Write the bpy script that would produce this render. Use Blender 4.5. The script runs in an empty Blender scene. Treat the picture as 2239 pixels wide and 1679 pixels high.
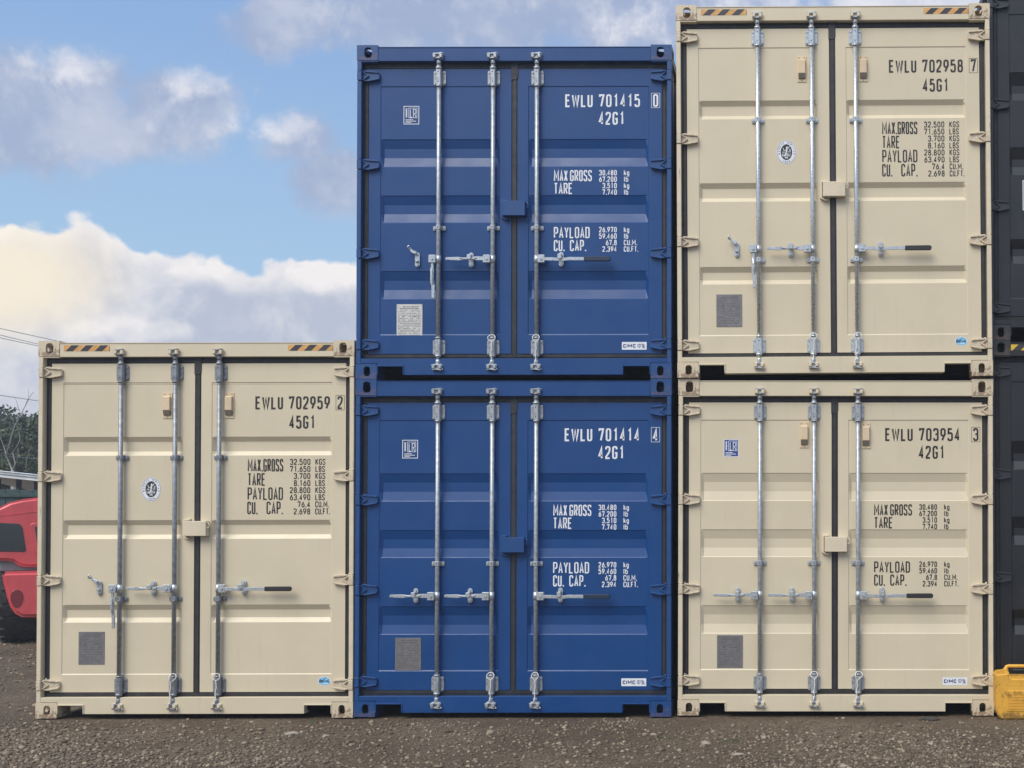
import bpy, bmesh, math, random
import numpy as np
from mathutils import Vector, Matrix, noise

sc = bpy.context.scene
COL = sc.collection
R = math.radians
random.seed(7)

# ------------------------------------------------------------------ camera
CAM = Vector((0.0, -9.2, 1.631))
FPX, VX, VY = 2609.4, 1750.0, 1100.0
cd = bpy.data.cameras.new('camera'); cam = bpy.data.objects.new('camera', cd); COL.objects.link(cam)
cam.location = CAM
cd.sensor_width = 36; cd.lens = 41.955
cd.shift_x = -0.28155; cd.shift_y = 0.0975
cd.clip_start = 0.1; cd.clip_end = 3000
cam.rotation_euler = (Matrix.Rotation(R(0.9243), 3, 'X') @ Matrix.Rotation(R(90), 3, 'X') @ Matrix.Rotation(-R(0.1324), 3, 'Z')).to_euler()
sc.camera = cam

def at(px, py, depth):
    """a point of the place seen at photo pixel px,py, 'depth' metres ahead of the camera"""
    return Vector(((px - VX) / FPX * depth, -9.2 + depth, CAM.z + (VY - py) / FPX * depth))

# ------------------------------------------------------------------ node helper
class NT:
    def __init__(s, nt): s.nt = nt; s.n = nt.nodes; s.l = nt.links
    def node(s, t, **k):
        n = s.n.new(t)
        for a, b in k.items(): setattr(n, a, b)
        return n
    def put(s, sock, v):
        if isinstance(v, bpy.types.NodeSocket): s.l.new(v, sock)
        elif v is not None:
            if isinstance(v, (tuple, list)) and len(v) == 3 and sock.type == 'RGBA': v = (*v, 1)
            sock.default_value = v
    def m(s, op, a, b=None, c=None, clamp=False):
        n = s.node('ShaderNodeMath', operation=op, use_clamp=clamp)
        for i, v in enumerate((a, b, c)):
            if v is not None: s.put(n.inputs[i], v)
        return n.outputs[0]
    def mix(s, f, a, b, mode='MIX'):
        n = s.node('ShaderNodeMix', data_type='RGBA', blend_type=mode)
        s.put(n.inputs[0], f); s.put(n.inputs[6], a); s.put(n.inputs[7], b)
        return n.outputs[2]
    def ss(s, v, lo, hi, a=0.0, b=1.0):
        n = s.node('ShaderNodeMapRange', interpolation_type='SMOOTHSTEP')
        for i, x in enumerate((v, lo, hi, a, b)): s.put(n.inputs[i], x)
        return n.outputs[0]
    def noise(s, vec, scale, detail=4, rough=.5, dist=0.0):
        n = s.node('ShaderNodeTexNoise')
        if vec is not None: s.l.new(vec, n.inputs['Vector'])
        n.inputs['Scale'].default_value = scale; n.inputs['Detail'].default_value = detail
        n.inputs['Roughness'].default_value = rough; n.inputs['Distortion'].default_value = dist
        return n.outputs['Fac']

# ------------------------------------------------------------------ world
SUN_EL, SUN_AZ = 50, 212       # azimuth measured from +Y clockwise: behind the camera, to the left
w = bpy.data.worlds.new('World'); sc.world = w; w.use_nodes = True
t = NT(w.node_tree); t.n.clear()
out = t.node('ShaderNodeOutputWorld'); bg = t.node('ShaderNodeBackground'); t.l.new(bg.outputs[0], out.inputs[0])
sky = t.node('ShaderNodeTexSky', sky_type='NISHITA'); sky.sun_disc = False
sky.sun_elevation = R(SUN_EL); sky.sun_rotation = R(SUN_AZ); sky.air_density = 1.0; sky.dust_density = 1.2; sky.ozone_density = 1.5
tc = t.node('ShaderNodeTexCoord'); D = tc.outputs['Generated']
sp = t.node('ShaderNodeSeparateXYZ'); t.l.new(D, sp.inputs[0])
dx, dy, dz = sp.outputs
yy = t.m('MAXIMUM', dy, 0.08)
U = t.m('DIVIDE', dx, yy); V = t.m('DIVIDE', dz, yy)
nA = t.noise(D, 5.0, 3, .55)          # broad soft
nB = t.noise(D, 17.0, 5, .6, .3)          # billows
nC = t.noise(D, 3.2, 4, .5)
nD = t.noise(D, 9.0, 4, .55, .4)
def blob(px, py, rx, ry, ax=0.0):
    cx, cy = (px - VX) / FPX, (VY - py) / FPX
    a = t.m('DIVIDE', t.m('SUBTRACT', U, cx), rx / FPX); b = t.m('DIVIDE', t.m('SUBTRACT', V, cy), ry / FPX)
    if ax: b = t.m('ADD', b, t.m('MULTIPLY', a, ax))
    return t.m('SUBTRACT', 1.0, t.m('SQRT', t.m('ADD', t.m('MULTIPLY', a, a), t.m('MULTIPLY', b, b))))
nE = t.noise(D, 56.0, 5, .62); nEc = t.m('SUBTRACT', nE, .5)
nAc = t.m('SUBTRACT', nA, .5); nBc = t.m('SUBTRACT', nB, .5); nDc = t.m('SUBTRACT', nD, .5)
# drifting mid-level clouds
mid = None
for b in ((60, 240, 280, 155), (190, 170, 170, 105), (370, 225, 190, 125), (230, 290, 240, 70), (655, 290, 125, 75), (745, 380, 130, 80), (620, 50, 230, 85), (1000, 30, 480, 120), (1500, 0, 560, 170), (2000, -30, 560, 190)):
    v = blob(*b); mid = v if mid is None else t.m('MAXIMUM', mid, v)
midf = t.m('ADD', mid, t.m('ADD', t.m('MULTIPLY', nDc, 2.0), t.m('ADD', t.m('MULTIPLY', nBc, .9), t.m('MULTIPLY', nEc, .75))))
front = t.ss(dy, .25, .5)
gen = t.m('ADD', t.m('MULTIPLY', nC, 1.8), -.82)
midf = t.m('ADD', t.m('MULTIPLY', midf, front), t.m('MULTIPLY', gen, t.m('SUBTRACT', 1.0, front)))
midc = t.ss(midf, -.16, .55)
# low cumulus bank
fc = t.node('ShaderNodeFloatCurve'); cur = fc.mapping.curves[0]
cont = [(-900, 560), (-300, 520), (0, 492), (45, 484), (105, 497), (150, 482), (185, 468), (212, 474), (228, 503), (262, 518), (290, 542), (330, 545), (372, 566), (420, 552), (465, 567), (505, 588), (545, 585), (592, 573), (650, 570), (700, 575), (785, 584), (1100, 640), (1800, 600), (2600, 650)]
U0, U1 = -1.1, .5
cur.points[0].location = ((( -900 - VX) / FPX - U0) / (U1 - U0), (VY - 560) / FPX)
cur.points[1].location = (((2600 - VX) / FPX - U0) / (U1 - U0), (VY - 650) / FPX)
for px, py in cont[1:-1]: cur.points.new(((px - VX) / FPX - U0) / (U1 - U0), (VY - py) / FPX)
for p in cur.points: p.handle_type = 'VECTOR' if False else 'AUTO'
fc.mapping.update()
t.put(fc.inputs['Value'], t.m('DIVIDE', t.m('SUBTRACT', U, U0), U1 - U0, clamp=True))
lowd = t.m('SUBTRACT', fc.outputs[0], V)                     # how far under the bank's top
vo = t.node('ShaderNodeTexVoronoi', feature='F1')
wv = t.node('ShaderNodeVectorMath', operation='ADD'); wn = t.node('ShaderNodeTexNoise'); wn.inputs['Scale'].default_value = 30; wn.inputs['Detail'].default_value = 2
ws = t.node('ShaderNodeVectorMath', operation='SCALE'); ws.inputs['Scale'].default_value = .035
t.l.new(D, wn.inputs['Vector']); t.l.new(wn.outputs['Color'], ws.inputs[0]); t.l.new(D, wv.inputs[0]); t.l.new(ws.outputs[0], wv.inputs[1])
t.l.new(wv.outputs[0], vo.inputs['Vector']); vo.inputs['Scale'].default_value = 34; vo.inputs['Detail'].default_value = 1.0; vo.inputs['Roughness'].default_value = .5; vo.normalize = True
puf = t.m('SUBTRACT', .38, vo.outputs['Distance'])
lowf = t.m('ADD', t.m('ADD', lowd, t.m('MULTIPLY', nBc, .022)), t.m('ADD', t.m('MULTIPLY', puf, .045), t.m('MULTIPLY', nEc, .010)))
lowf = t.m('MULTIPLY', t.m('ADD', t.m('MULTIPLY', lowf, front), t.m('MULTIPLY', t.m('SUBTRACT', t.m('ADD', .16, t.m('MULTIPLY', nAc, .3)), dz), t.m('SUBTRACT', 1.0, front))), 1.0)
lowc = t.ss(lowf, -.001, .0075)
# shading of both
rim = t.ss(lowf, .0, .034, 1.0, 0.0)
lowlit = t.m('ADD', t.m('MULTIPLY', rim, .85), t.m('MULTIPLY', t.ss(t.m('ADD', nB, t.m('MULTIPLY', puf, .35)), .44, .72), .55), clamp=True)
puff = t.m('MAXIMUM', blob(440, 590, 110, 50), t.m('MAXIMUM', blob(690, 610, 160, 45), blob(300, 720, 180, 40)))
lowlit = t.m('ADD', lowlit, t.m('MULTIPLY', t.ss(t.m('ADD', puff, t.m('MULTIPLY', nBc, 1.6)), .1, .7), .4), clamp=True)
lowlit = t.m('ADD', lowlit, t.m('MULTIPLY', nEc, .55), clamp=True)
lowcol = t.mix(lowlit, (.50, .555, .68), (.93, .90, .90))
warm = t.m('MULTIPLY', t.ss(t.m('ADD', blob(10, 610, 330, 190), t.m('MULTIPLY', nDc, .5)), .0, .8), front)
lowcol = t.mix(t.m('MULTIPLY', warm, .78), lowcol, (1.10, .96, .72))
midlit = t.m('ADD', t.m('MULTIPLY', t.ss(nB, .44, .70), .36), t.m('MULTIPLY', t.ss(nE, .5, .75), .22))
hot = t.m('MAXIMUM', blob(630, 265, 95, 50), t.m('MAXIMUM', blob(1960, -40, 640, 190), t.m('MAXIMUM', blob(150, 125, 150, 55), blob(430, 160, 110, 50))))
midlit = t.m('ADD', t.m('MULTIPLY', midlit, front), t.m('MULTIPLY', t.m('SUBTRACT', 1.0, front), .7), clamp=True)
midlit = t.m('ADD', midlit, t.m('MULTIPLY', t.m('MULTIPLY', t.ss(t.m('ADD', hot, t.m('ADD', t.m('MULTIPLY', nBc, 1.7), t.m('MULTIPLY', nEc, 1.2))), -.1, .75), .6), front), clamp=True)
midcol = t.mix(midlit, (.38, .45, .63), (.88, .87, .91))
SKYS = 0.10
blue = t.mix(1.0, sky.outputs[0], (SKYS, SKYS, SKYS), 'MULTIPLY')
blue = t.mix(.8, blue, t.mix(t.ss(dz, .15, .40), (.43, .64, .89), (.29, .48, .83)))     # thin high haze over the blue
colr = t.mix(t.m('MULTIPLY', midc, .88), blue, midcol)
colr = t.mix(lowc, colr, lowcol)
colr = t.mix(t.ss(dz, -.02, .0), (.16, .14, .12), colr)
t.l.new(colr, bg.inputs[0]); bg.inputs[1].default_value = 1.0

sd = bpy.data.lights.new('sun', 'SUN'); so = bpy.data.objects.new('sun', sd); COL.objects.link(so)
sd.energy = 3.5; sd.angle = R(42); sd.color = (1.0, .935, .82)
az, el = R(SUN_AZ), R(SUN_EL)
sv = Vector((math.sin(az) * math.cos(el), math.cos(az) * math.cos(el), math.sin(el)))
so.rotation_euler = sv.to_track_quat('Z', 'Y').to_euler(); so.location = (-8, -12, 14)

sc.view_settings.view_transform = 'Standard'; sc.view_settings.look = 'None'
sc.view_settings.exposure = 0; sc.view_settings.gamma = 1; sc.view_settings.use_curve_mapping = False
sc.render.engine = 'CYCLES'

# ------------------------------------------------------------------ materials
def mat(name, base, rough=.5, metal=0.0, coat=0.0, spec=.5, var=.06, vscale=6, bump=0.0, bscale=40, extra=None, coat_rough=.25):
    m = bpy.data.materials.new(name); m.use_nodes = True
    q = NT(m.node_tree); p = q.n['Principled BSDF']
    tc = q.node('ShaderNodeTexCoord'); O = tc.outputs['Object']
    n1 = q.noise(O, vscale, 5, .6)
    k = q.ss(n1, .3, .7, 1 - var, 1 + var)
    cmb = q.node('ShaderNodeCombineColor')
    for i in range(3): q.l.new(k, cmb.inputs[i])
    c = q.mix(1.0, (*base, 1), cmb.outputs[0], 'MULTIPLY')
    if extra: c = extra(q, O, c, p)
    q.l.new(c, p.inputs['Base Color'])
    if not p.inputs['Roughness'].is_linked: q.l.new(q.ss(q.noise(O, vscale * 2.3, 4), .3, .7, rough * .85, min(1, rough * 1.2)), p.inputs['Roughness'])
    p.inputs['Metallic'].default_value = metal; p.inputs['Coat Weight'].default_value = coat
    p.inputs['Coat Roughness'].default_value = coat_rough; p.inputs['Specular IOR Level'].default_value = spec
    if bump:
        b = q.node('ShaderNodeBump'); b.inputs['Strength'].default_value = 1; b.inputs['Distance'].default_value = bump
        q.l.new(q.noise(O, bscale, 4, .6), b.inputs['Height']); q.l.new(b.outputs[0], p.inputs['Normal'])
    return m

def grime(amount, col, streak=True):
    def f(q, O, c, p):
        mp = q.node('ShaderNodeMapping'); q.l.new(O, mp.inputs[0]); mp.inputs['Scale'].default_value = (9, 9, .9)
        s = q.noise(mp.outputs[0], 2.0, 6, .65)
        s2 = q.noise(O, 1.3, 4, .6)
        f1 = q.m('MULTIPLY', q.m('MULTIPLY', q.ss(s, .50, .74), q.ss(s2, .35, .7)), amount)
        c = q.mix(f1, c, col)
        sp = q.noise(O, 55, 3, .6)            # small specks and chips
        return q.mix(q.m('MULTIPLY', q.ss(sp, .735, .76), .6), c, col)
    return f
def rusty(amount, dirt=(.17, .12, .08)):
    def f(q, O, c, p):
        sx = q.node('ShaderNodeSeparateXYZ'); q.l.new(O, sx.inputs[0])
        low = q.ss(sx.outputs[2], .0, .13, .5, .0)
        n = q.noise(O, 26, 7, .68, .5)
        n2 = q.noise(O, 70, 5, .6)
        f1 = q.ss(q.m('ADD', n, q.m('MULTIPLY', low, .42)), .64, .73)
        c = q.mix(q.m('MULTIPLY', f1, amount), c, q.mix(n2, (.10, .045, .025, 1), (.24, .13, .07, 1)))
        return c
    return f
BEI = (.635, .560, .410)
BLU = (.0003, .049, .196)
DRK = (.009, .0105, .013)
M = {}
M['beige'] = mat('beige_paint', BEI, .46, coat=.2, coat_rough=.25, spec=.42, bump=.0006, bscale=5, extra=grime(.15, (.38, .31, .22, 1)), var=.03, vscale=2)
M['blue'] = mat('blue_paint', BLU, .46, coat=.18, coat_rough=.22, spec=.42, bump=.0007, bscale=5, extra=grime(.08, (.05, .08, .14, 1)), var=.05, vscale=2)
M['dark'] = mat('charcoal_paint', DRK, .45, coat=.25, bump=.0006, bscale=5, extra=grime(.15, (.10, .10, .10, 1)), var=.1, vscale=2)
M['beige_c'] = mat('beige_paint_worn', (.63, .54, .39), .5, coat=.2, bump=.0015, bscale=60, extra=rusty(.7))
M['blue_c'] = mat('blue_paint_worn', (.002, .054, .200), .45, coat=.3, bump=.0012, bscale=60, extra=rusty(.35))
M['dark_c'] = mat('charcoal_paint_worn', (.020, .022, .026), .45, coat=.3, bump=.0012, bscale=60, extra=rusty(.3))
M['beige_h'] = mat('beige_paint_hinge', (.66, .575, .43), .5, coat=.2, bump=.0015, bscale=70, extra=rusty(.25))
def scraped(q, O, c, p):
    mp = q.node('ShaderNodeMapping'); q.l.new(O, mp.inputs[0]); mp.inputs['Scale'].default_value = (40, 40, 5)
    n = q.noise(mp.outputs[0], 1.6, 5, .65); n2 = q.noise(O, 3.1, 3, .5)
    return q.mix(q.m('MULTIPLY', q.m('MULTIPLY', q.ss(n, .60, .68), q.ss(n2, .45, .62)), .8), c, (.16, .09, .055, 1))
M['beige_p'] = mat('beige_paint_scraped', (.655, .57, .42), .5, coat=.2, bump=.001, bscale=50, extra=scraped)
M['blue_h'] = mat('blue_paint_hinge', (.002, .054, .200), .45, coat=.3, bump=.0012, bscale=70)
M['dark_h'] = mat('charcoal_paint_hinge', (.020, .023, .027), .45, coat=.3, bump=.0012, bscale=70)
M['beige_g'] = mat('black_rubber', (.022, .021, .023), .55, coat=.15, spec=.5, var=.3, vscale=14)
M['blue_g'] = mat('dusty_rubber', (.018, .022, .031), .6, coat=.15, var=.35, vscale=12)
M['dark_g'] = mat('black_rubber_dark', (.015, .015, .016), .6)
M['galv'] = mat('galvanised_steel', (.40, .43, .46), .40, metal=.45, var=.22, vscale=30, bump=.0006, bscale=90)
M['galv2'] = mat('dull_galvanised_steel', (.27, .29, .32), .46, metal=.45, var=.25, vscale=26, bump=.0006, bscale=90)
M['zinc'] = mat('bright_zinc_steel', (.55, .59, .62), .30, metal=.6, var=.15, vscale=40)
M['grip'] = mat('black_grip', (.02, .02, .022), .5, coat=.2)
M['gripb'] = mat('navy_grip', (.010, .026, .065), .5, coat=.2)
M['hole'] = mat('dark_hole', (.008, .008, .009), .8)
M['ink'] = mat('black_ink', (.022, .021, .024), .5, var=.15, vscale=30)
M['white'] = mat('white_ink', (.74, .77, .82), .5, var=.06, vscale=30)
M['inkb'] = mat('navy_ink', (.02, .03, .16), .5)
M['stickb'] = mat('sticker_blue', (.03, .06, .25), .4)
M['cyan'] = mat('sticker_cyan', (.12, .42, .68), .4, var=.4, vscale=60)
M['plate'] = mat('aluminium_plate', (.21, .205, .21), .42, metal=.35, var=.12, vscale=30)
M['plate_l'] = mat('aluminium_plate_bright', (.58, .58, .56), .45, metal=.2, var=.1, vscale=30)
M['plate_i'] = mat('plate_print', (.10, .10, .105), .6)
M['cord'] = mat('white_cord', (.80, .79, .76), .8, bump=.0006, bscale=400)
M['ventd'] = mat('vent_slot', (.17, .145, .115), .7)
M['vent'] = mat('cream_plastic', (.66, .53, .36), .5, spec=.4)
M['orange'] = mat('orange_tape', (.62, .33, .10), .45, coat=.4, var=.2, vscale=25)
M['yellowt'] = mat('yellow_tape', (.70, .46, .03), .45, coat=.4, var=.2, vscale=25)
M['tapek'] = mat('black_tape', (.03, .03, .034), .45, coat=.4)
M['floor'] = mat('container_underside', (.03, .028, .026), .8)

# ------------------------------------------------------------------ mesh builder
class MB:
    def __init__(s): s.bm = bmesh.new(); s.mi = 0
    def face(s, pts):
        f = s.bm.faces.new([s.bm.verts.new(p) for p in pts]); f.material_index = s.mi; return f
    def box(s, x0, x1, y0, y1, z0, z1, bev=0):
        b = bmesh.new()
        bmesh.ops.create_cube(b, size=1)
        for v in b.verts: v.co = Vector(((x0 + x1) / 2 + v.co.x * (x1 - x0), (y0 + y1) / 2 + v.co.y * (y1 - y0), (z0 + z1) / 2 + v.co.z * (z1 - z0)))
        return s.merge(b, bev)
    def merge(s, b, bev=0, seg=1, lim=.5):
        if bev:
            es = [e for e in b.edges if len(e.link_faces) == 2 and e.calc_face_angle(0) > lim]
            bmesh.ops.bevel(b, geom=es, offset=bev, segments=seg, affect='EDGES', clamp_overlap=True)
        me = bpy.data.meshes.new('tmp'); 
        for f in b.faces: f.material_index = s.mi
        b.to_mesh(me); b.free(); s.bm.from_mesh(me); bpy.data.meshes.remove(me)
        return s
    def prism(s, pts, y0, y1, bev=0, axis='y', seg=1):
        """outline in x,z extruded along y (or outline in x,y / y,z along the given axis)"""
        b = bmesh.new()
        def P(a, c, d): return (a, d, c) if axis == 'y' else ((a, c, d) if axis == 'z' else (d, a, c))
        A = [b.verts.new(P(a, c, y0)) for a, c in pts]; B = [b.verts.new(P(a, c, y1)) for a, c in pts]
        b.faces.new(A); b.faces.new(B[::-1])
        n = len(pts)
        for i in range(n): b.faces.new((A[i], B[i], B[(i + 1) % n], A[(i + 1) % n]))
        bmesh.ops.recalc_face_normals(b, faces=b.faces)
        return s.merge(b, bev, seg)
    def tube(s, path, r, n=8, cap=True):
        path = [Vector(p) for p in path]; b = bmesh.new(); rings = []
        rs = r if isinstance(r, (list, tuple)) else [r] * len(path)
        up = None
        for i, p in enumerate(path):
            d = (path[min(i + 1, len(path) - 1)] - path[max(i - 1, 0)]).normalized()
            if up is None: up = d.orthogonal().normalized()
            up = (up - d * up.dot(d)).normalized(); sd = d.cross(up)
            rings.append([b.verts.new(p + (up * math.cos(a) + sd * math.sin(a)) * rs[i]) for a in [2 * math.pi * k / n for k in range(n)]])
        for i in range(len(path) - 1):
            for k in range(n):
                f = b.faces.new((rings[i][k], rings[i][(k + 1) % n], rings[i + 1][(k + 1) % n], rings[i + 1][k])); f.smooth = n > 6
        if cap: b.faces.new(rings[0][::-1]); b.faces.new(rings[-1])
        return s.merge(b)
    def disc(s, x, z, y0, y1, r, n=12, rz=None):
        return s.prism([(x + r * math.cos(2 * math.pi * k / n), z + (rz or r) * math.sin(2 * math.pi * k / n)) for k in range(n)], y0, y1, min(.0015, r * .2))
    def mesh(s, name):
        bmesh.ops.recalc_face_normals(s.bm, faces=s.bm.faces)
        me = bpy.data.meshes.new(name); s.bm.to_mesh(me); s.bm.free(); return me

CACHE = {}
def put(name, key, build, mats, parent, loc=(0, 0, 0), label=None):
    """link one object; its mesh is shared between alike pieces, its materials sit on the object"""
    if key is None or key not in CACHE:
        b = MB(); build(b); me = b.mesh(name)
        if key is not None: CACHE[key] = me
    else: me = CACHE[key]
    if not isinstance(mats, (list, tuple)): mats = [mats]
    while len(me.materials) < len(mats): me.materials.append(mats[len(me.materials)])
    o = bpy.data.objects.new(name, me); COL.objects.link(o)
    for i, m_ in enumerate(mats): o.material_slots[i].link = 'OBJECT'; o.material_slots[i].material = m_
    o.parent = parent; o.location = loc
    if label: o['label'] = label
    return o
def thing(name, label, cat, loc=(0, 0, 0), rot=(0, 0, 0), group=None):
    o = bpy.data.objects.new(name, None); o.empty_display_size = .2; COL.objects.link(o)
    o.location = loc; o.rotation_euler = rot; o['label'] = label; o['category'] = cat
    if group: o['group'] = group
    return o
def tag(o, label, cat, group=None, kind=None):
    o['label'] = label; o['category'] = cat
    if group: o['group'] = group
    if kind: o['kind'] = kind
    return o

# ------------------------------------------------------------------ stencil lettering (centre-line strokes)
r_ = 1
GL = {
'0': [([(0,0,1),(0,1,1),(1,1,1),(1,0,1)],1)], 'O': [([(0,0,1),(0,1,1),(1,1,1),(1,0,1)],1)],
'1': [([(.22,.82,0),(.6,1,0),(.6,0,0)],0)],
'2': [([(0,.78,0),(0,1,1),(1,1,1),(1,.60,1),(0,.12,0),(0,0,0),(1,0,0)],0)],
'3': [([(0,.8,0),(0,1,1),(1,1,1),(1,.53,1),(.35,.53,0)],0),([(.35,.53,0),(1,.53,1),(1,0,1),(0,0,1),(0,.2,0)],0)],
'4': [([(.7,0,0),(.7,1,0),(0,.24,0),(1,.24,0)],0)],
'5': [([(.95,1,0),(.06,1,0),(.03,.52,0)],0),([(.03,.52,0),(.1,.64,1),(1,.64,1),(1,0,1),(0,0,1),(0,.2,0)],0)],
'6': [([(0,0,1),(0,.6,1),(1,.6,1),(1,0,1)],1),([(.72,1,0),(.02,.42,0)],0)],
'7': [([(0,.84,0),(0,1,0),(1,1,0),(.36,0,0)],0)],
'8': [([(.07,.53,1),(.07,1,1),(.93,1,1),(.93,.53,1)],1),([(0,0,1),(0,.53,1),(1,.53,1),(1,0,1)],1)],
'9': [([(0,.4,1),(0,1,1),(1,1,1),(1,.4,1)],1),([(.28,0,0),(.98,.58,0)],0)],
'E': [([(1,1,0),(0,1,0),(0,0,0),(1,0,0)],0),([(0,.52,0),(.85,.52,0)],0)],
'F': [([(1,1,0),(0,1,0),(0,0,0)],0),([(0,.52,0),(.85,.52,0)],0)],
'W': [([(0,1,0),(.24,0,0),(.5,.9,0),(.76,0,0),(1,1,0)],0)], 'V': [([(0,1,0),(.5,0,0),(1,1,0)],0)],
'L': [([(0,1,0),(0,0,0),(1,0,0)],0)], 'U': [([(0,1,0),(0,0,1),(1,0,1),(1,1,0)],0)],
'M': [([(0,0,0),(0,1,0),(.5,.32,0),(1,1,0),(1,0,0)],0)],
'A': [([(0,0,0),(.5,1,0),(1,0,0)],0),([(.16,.28,0),(.84,.28,0)],0)],
'X': [([(0,0,0),(1,1,0)],0),([(0,1,0),(1,0,0)],0)],
'G': [([(1,.78,0),(1,1,1),(0,1,1),(0,0,1),(1,0,1),(1,.46,0),(.55,.46,0)],0)],
'C': [([(1,.76,0),(1,1,1),(0,1,1),(0,0,1),(1,0,1),(1,.24,0)],0)],
'R': [([(0,0,0),(0,1,0),(1,1,1),(1,.48,1),(0,.48,0)],0),([(.5,.48,0),(1,0,0)],0)],
'P': [([(0,0,0),(0,1,0),(1,1,1),(1,.45,1),(0,.45,0)],0)],
'S': [([(1,.8,0),(1,1,1),(0,1,1),(0,.56,1),(1,.46,1),(1,0,1),(0,0,1),(0,.2,0)],0)],
'T': [([(0,1,0),(1,1,0)],0),([(.5,1,0),(.5,0,0)],0)],
'Y': [([(0,1,0),(.5,.45,0),(1,1,0)],0),([(.5,.45,0),(.5,0,0)],0)],
'D': [([(0,0,0),(0,1,0),(1,1,1),(1,0,1)],1)],
'K': [([(0,0,0),(0,1,0)],0),([(1,1,0),(0,.38,0)],0),([(.32,.6,0),(1,0,0)],0)],
'k': [([(0,0,0),(0,1,0)],0),([(.9,.68,0),(0,.3,0)],0),([(.35,.45,0),(1,0,0)],0)],
'B': [([(0,0,0),(0,1,0),(.95,1,1),(.95,.53,1),(0,.53,0)],0),([(0,.53,0),(1,.53,1),(1,0,1),(0,0,0)],0)],
'I': [([(.5,0,0),(.5,1,0)],0)], 'l': [([(.5,0,0),(.5,1,0)],0)],
'.': [([(.5,0,0),(.5,.05,0)],0)],
'g': [([(0,0,1),(0,.68,1),(1,.68,1),(1,0,1)],1),([(1,.68,0),(1,-.25,1),(0,-.25,0)],0)],
'b': [([(0,0,0),(0,1,0)],0),([(0,0,1),(0,.68,1),(1,.68,1),(1,0,1)],1)],
'z': [([(0,.85,0),(0,.3,0),(1,.3,0),(1,.85,0)],1),([(.5,1,0),(.5,0,0)],0)],
'j': [([(.25,1,0),(0,.7,0)],0),([(.2,.8,0),(.2,.35,0),(1,.35,0)],0),([(.2,.8,0),(.9,.8,0)],0),([(.2,.58,0),(.85,.58,0)],0),([(.55,.8,0),(.55,0,0)],0),([(.5,.25,0),(.05,.02,0)],0),([(.6,.25,0),(1,.02,0)],0)],
}
WD = {'.': .32, 'I': .35, 'l': .45, 'M': 1.42, 'W': 1.5, ' ': .6, '_': .3, 'z': 1.3, 'j': 1.3}
def rounded(pts, closed, rad):
    out = []; n = len(pts)
    for i, (x, y, f) in enumerate(pts):
        p = Vector((x, y))
        if not f or (not closed and i in (0, n - 1)): out.append(p); continue
        a = Vector(pts[i - 1][:2]) - p; b = Vector(pts[(i + 1) % n][:2]) - p
        r = min(rad, a.length * .5, b.length * .5)
        s_, e_ = p + a.normalized() * r, p + b.normalized() * r
        for k in range(6):
            u = k / 5; out.append(s_.lerp(p, u).lerp(p.lerp(e_, u), u))
    return out
def ribbon(bld, pts, closed, th, y):
    n = len(pts); L, Rr = [], []
    for i in range(n):
        p = pts[i]
        a = (p - pts[i - 1]) if (i or closed) else (pts[1] - p)
        b = (pts[(i + 1) % n] - p) if (i < n - 1 or closed) else a
        if a.length < 1e-7: a = b
        if b.length < 1e-7: b = a
        a = a.normalized(); b = b.normalized()
        na, nb = Vector((-a.y, a.x)), Vector((-b.y, b.x)); m_ = na + nb
        m_ = m_.normalized() if m_.length > 1e-4 else na
        k = th / 2 / max(.45, m_.dot(na))
        L.append(p + m_ * k); Rr.append(p - m_ * k)
    vs = [(bld.bm.verts.new((l.x, y, l.y)), bld.bm.verts.new((q.x, y, q.y))) for l, q in zip(L, Rr)]
    for i in range(n if closed else n - 1):
        j = (i + 1) % n
        f = bld.bm.faces.new((vs[i][0], vs[i][1], vs[j][1], vs[j][0])); f.material_index = bld.mi
def text(bld, s, x0, x1, ztop, h, th, y, gap=.24, xf=None, rad=.42):
    """s drawn between x0 and x1, letters h high, stroke th"""
    ws = [WD.get(c, 1.0) for c in s]; tot = sum(ws) + gap * (len(s) - 1); k = (x1 - x0) / tot
    x = x0; n = 0
    for c, wd in zip(s, ws):
        cw = wd * k
        for pts, cl in ([([(.5, 0, 0), (.5, th * 1.05 / max(h - th, 1e-4), 0)], 0)] if c == '.' else GL.get(c, [])):
            pp = [(x + th / 2 + px * max(cw - th, .0001), ztop - h + (0 if c == '.' else th / 2) + pz * (h - th), f) for px, pz, f in pts]
            P = rounded(pp, cl, cw * rad)
            if xf: P = [xf(p) for p in P]
            ribbon(bld, P, cl, th, y - n * .00008); n = (n + 1) % 4
        x += cw + k * gap
def rtext(bld, s, xr, adv, ztop, h, th, y):      # right-aligned, fixed advance
    wd = sum(adv * (.45 if c == '.' else 1) for c in s)
    x = xr - wd + adv * .25
    for c in s:
        a = adv * (.45 if c == '.' else 1)
        text(bld, c, x, x + a - adv * .22 if c != '.' else x + a * .6, ztop, h, th, y)
        x += a

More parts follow.
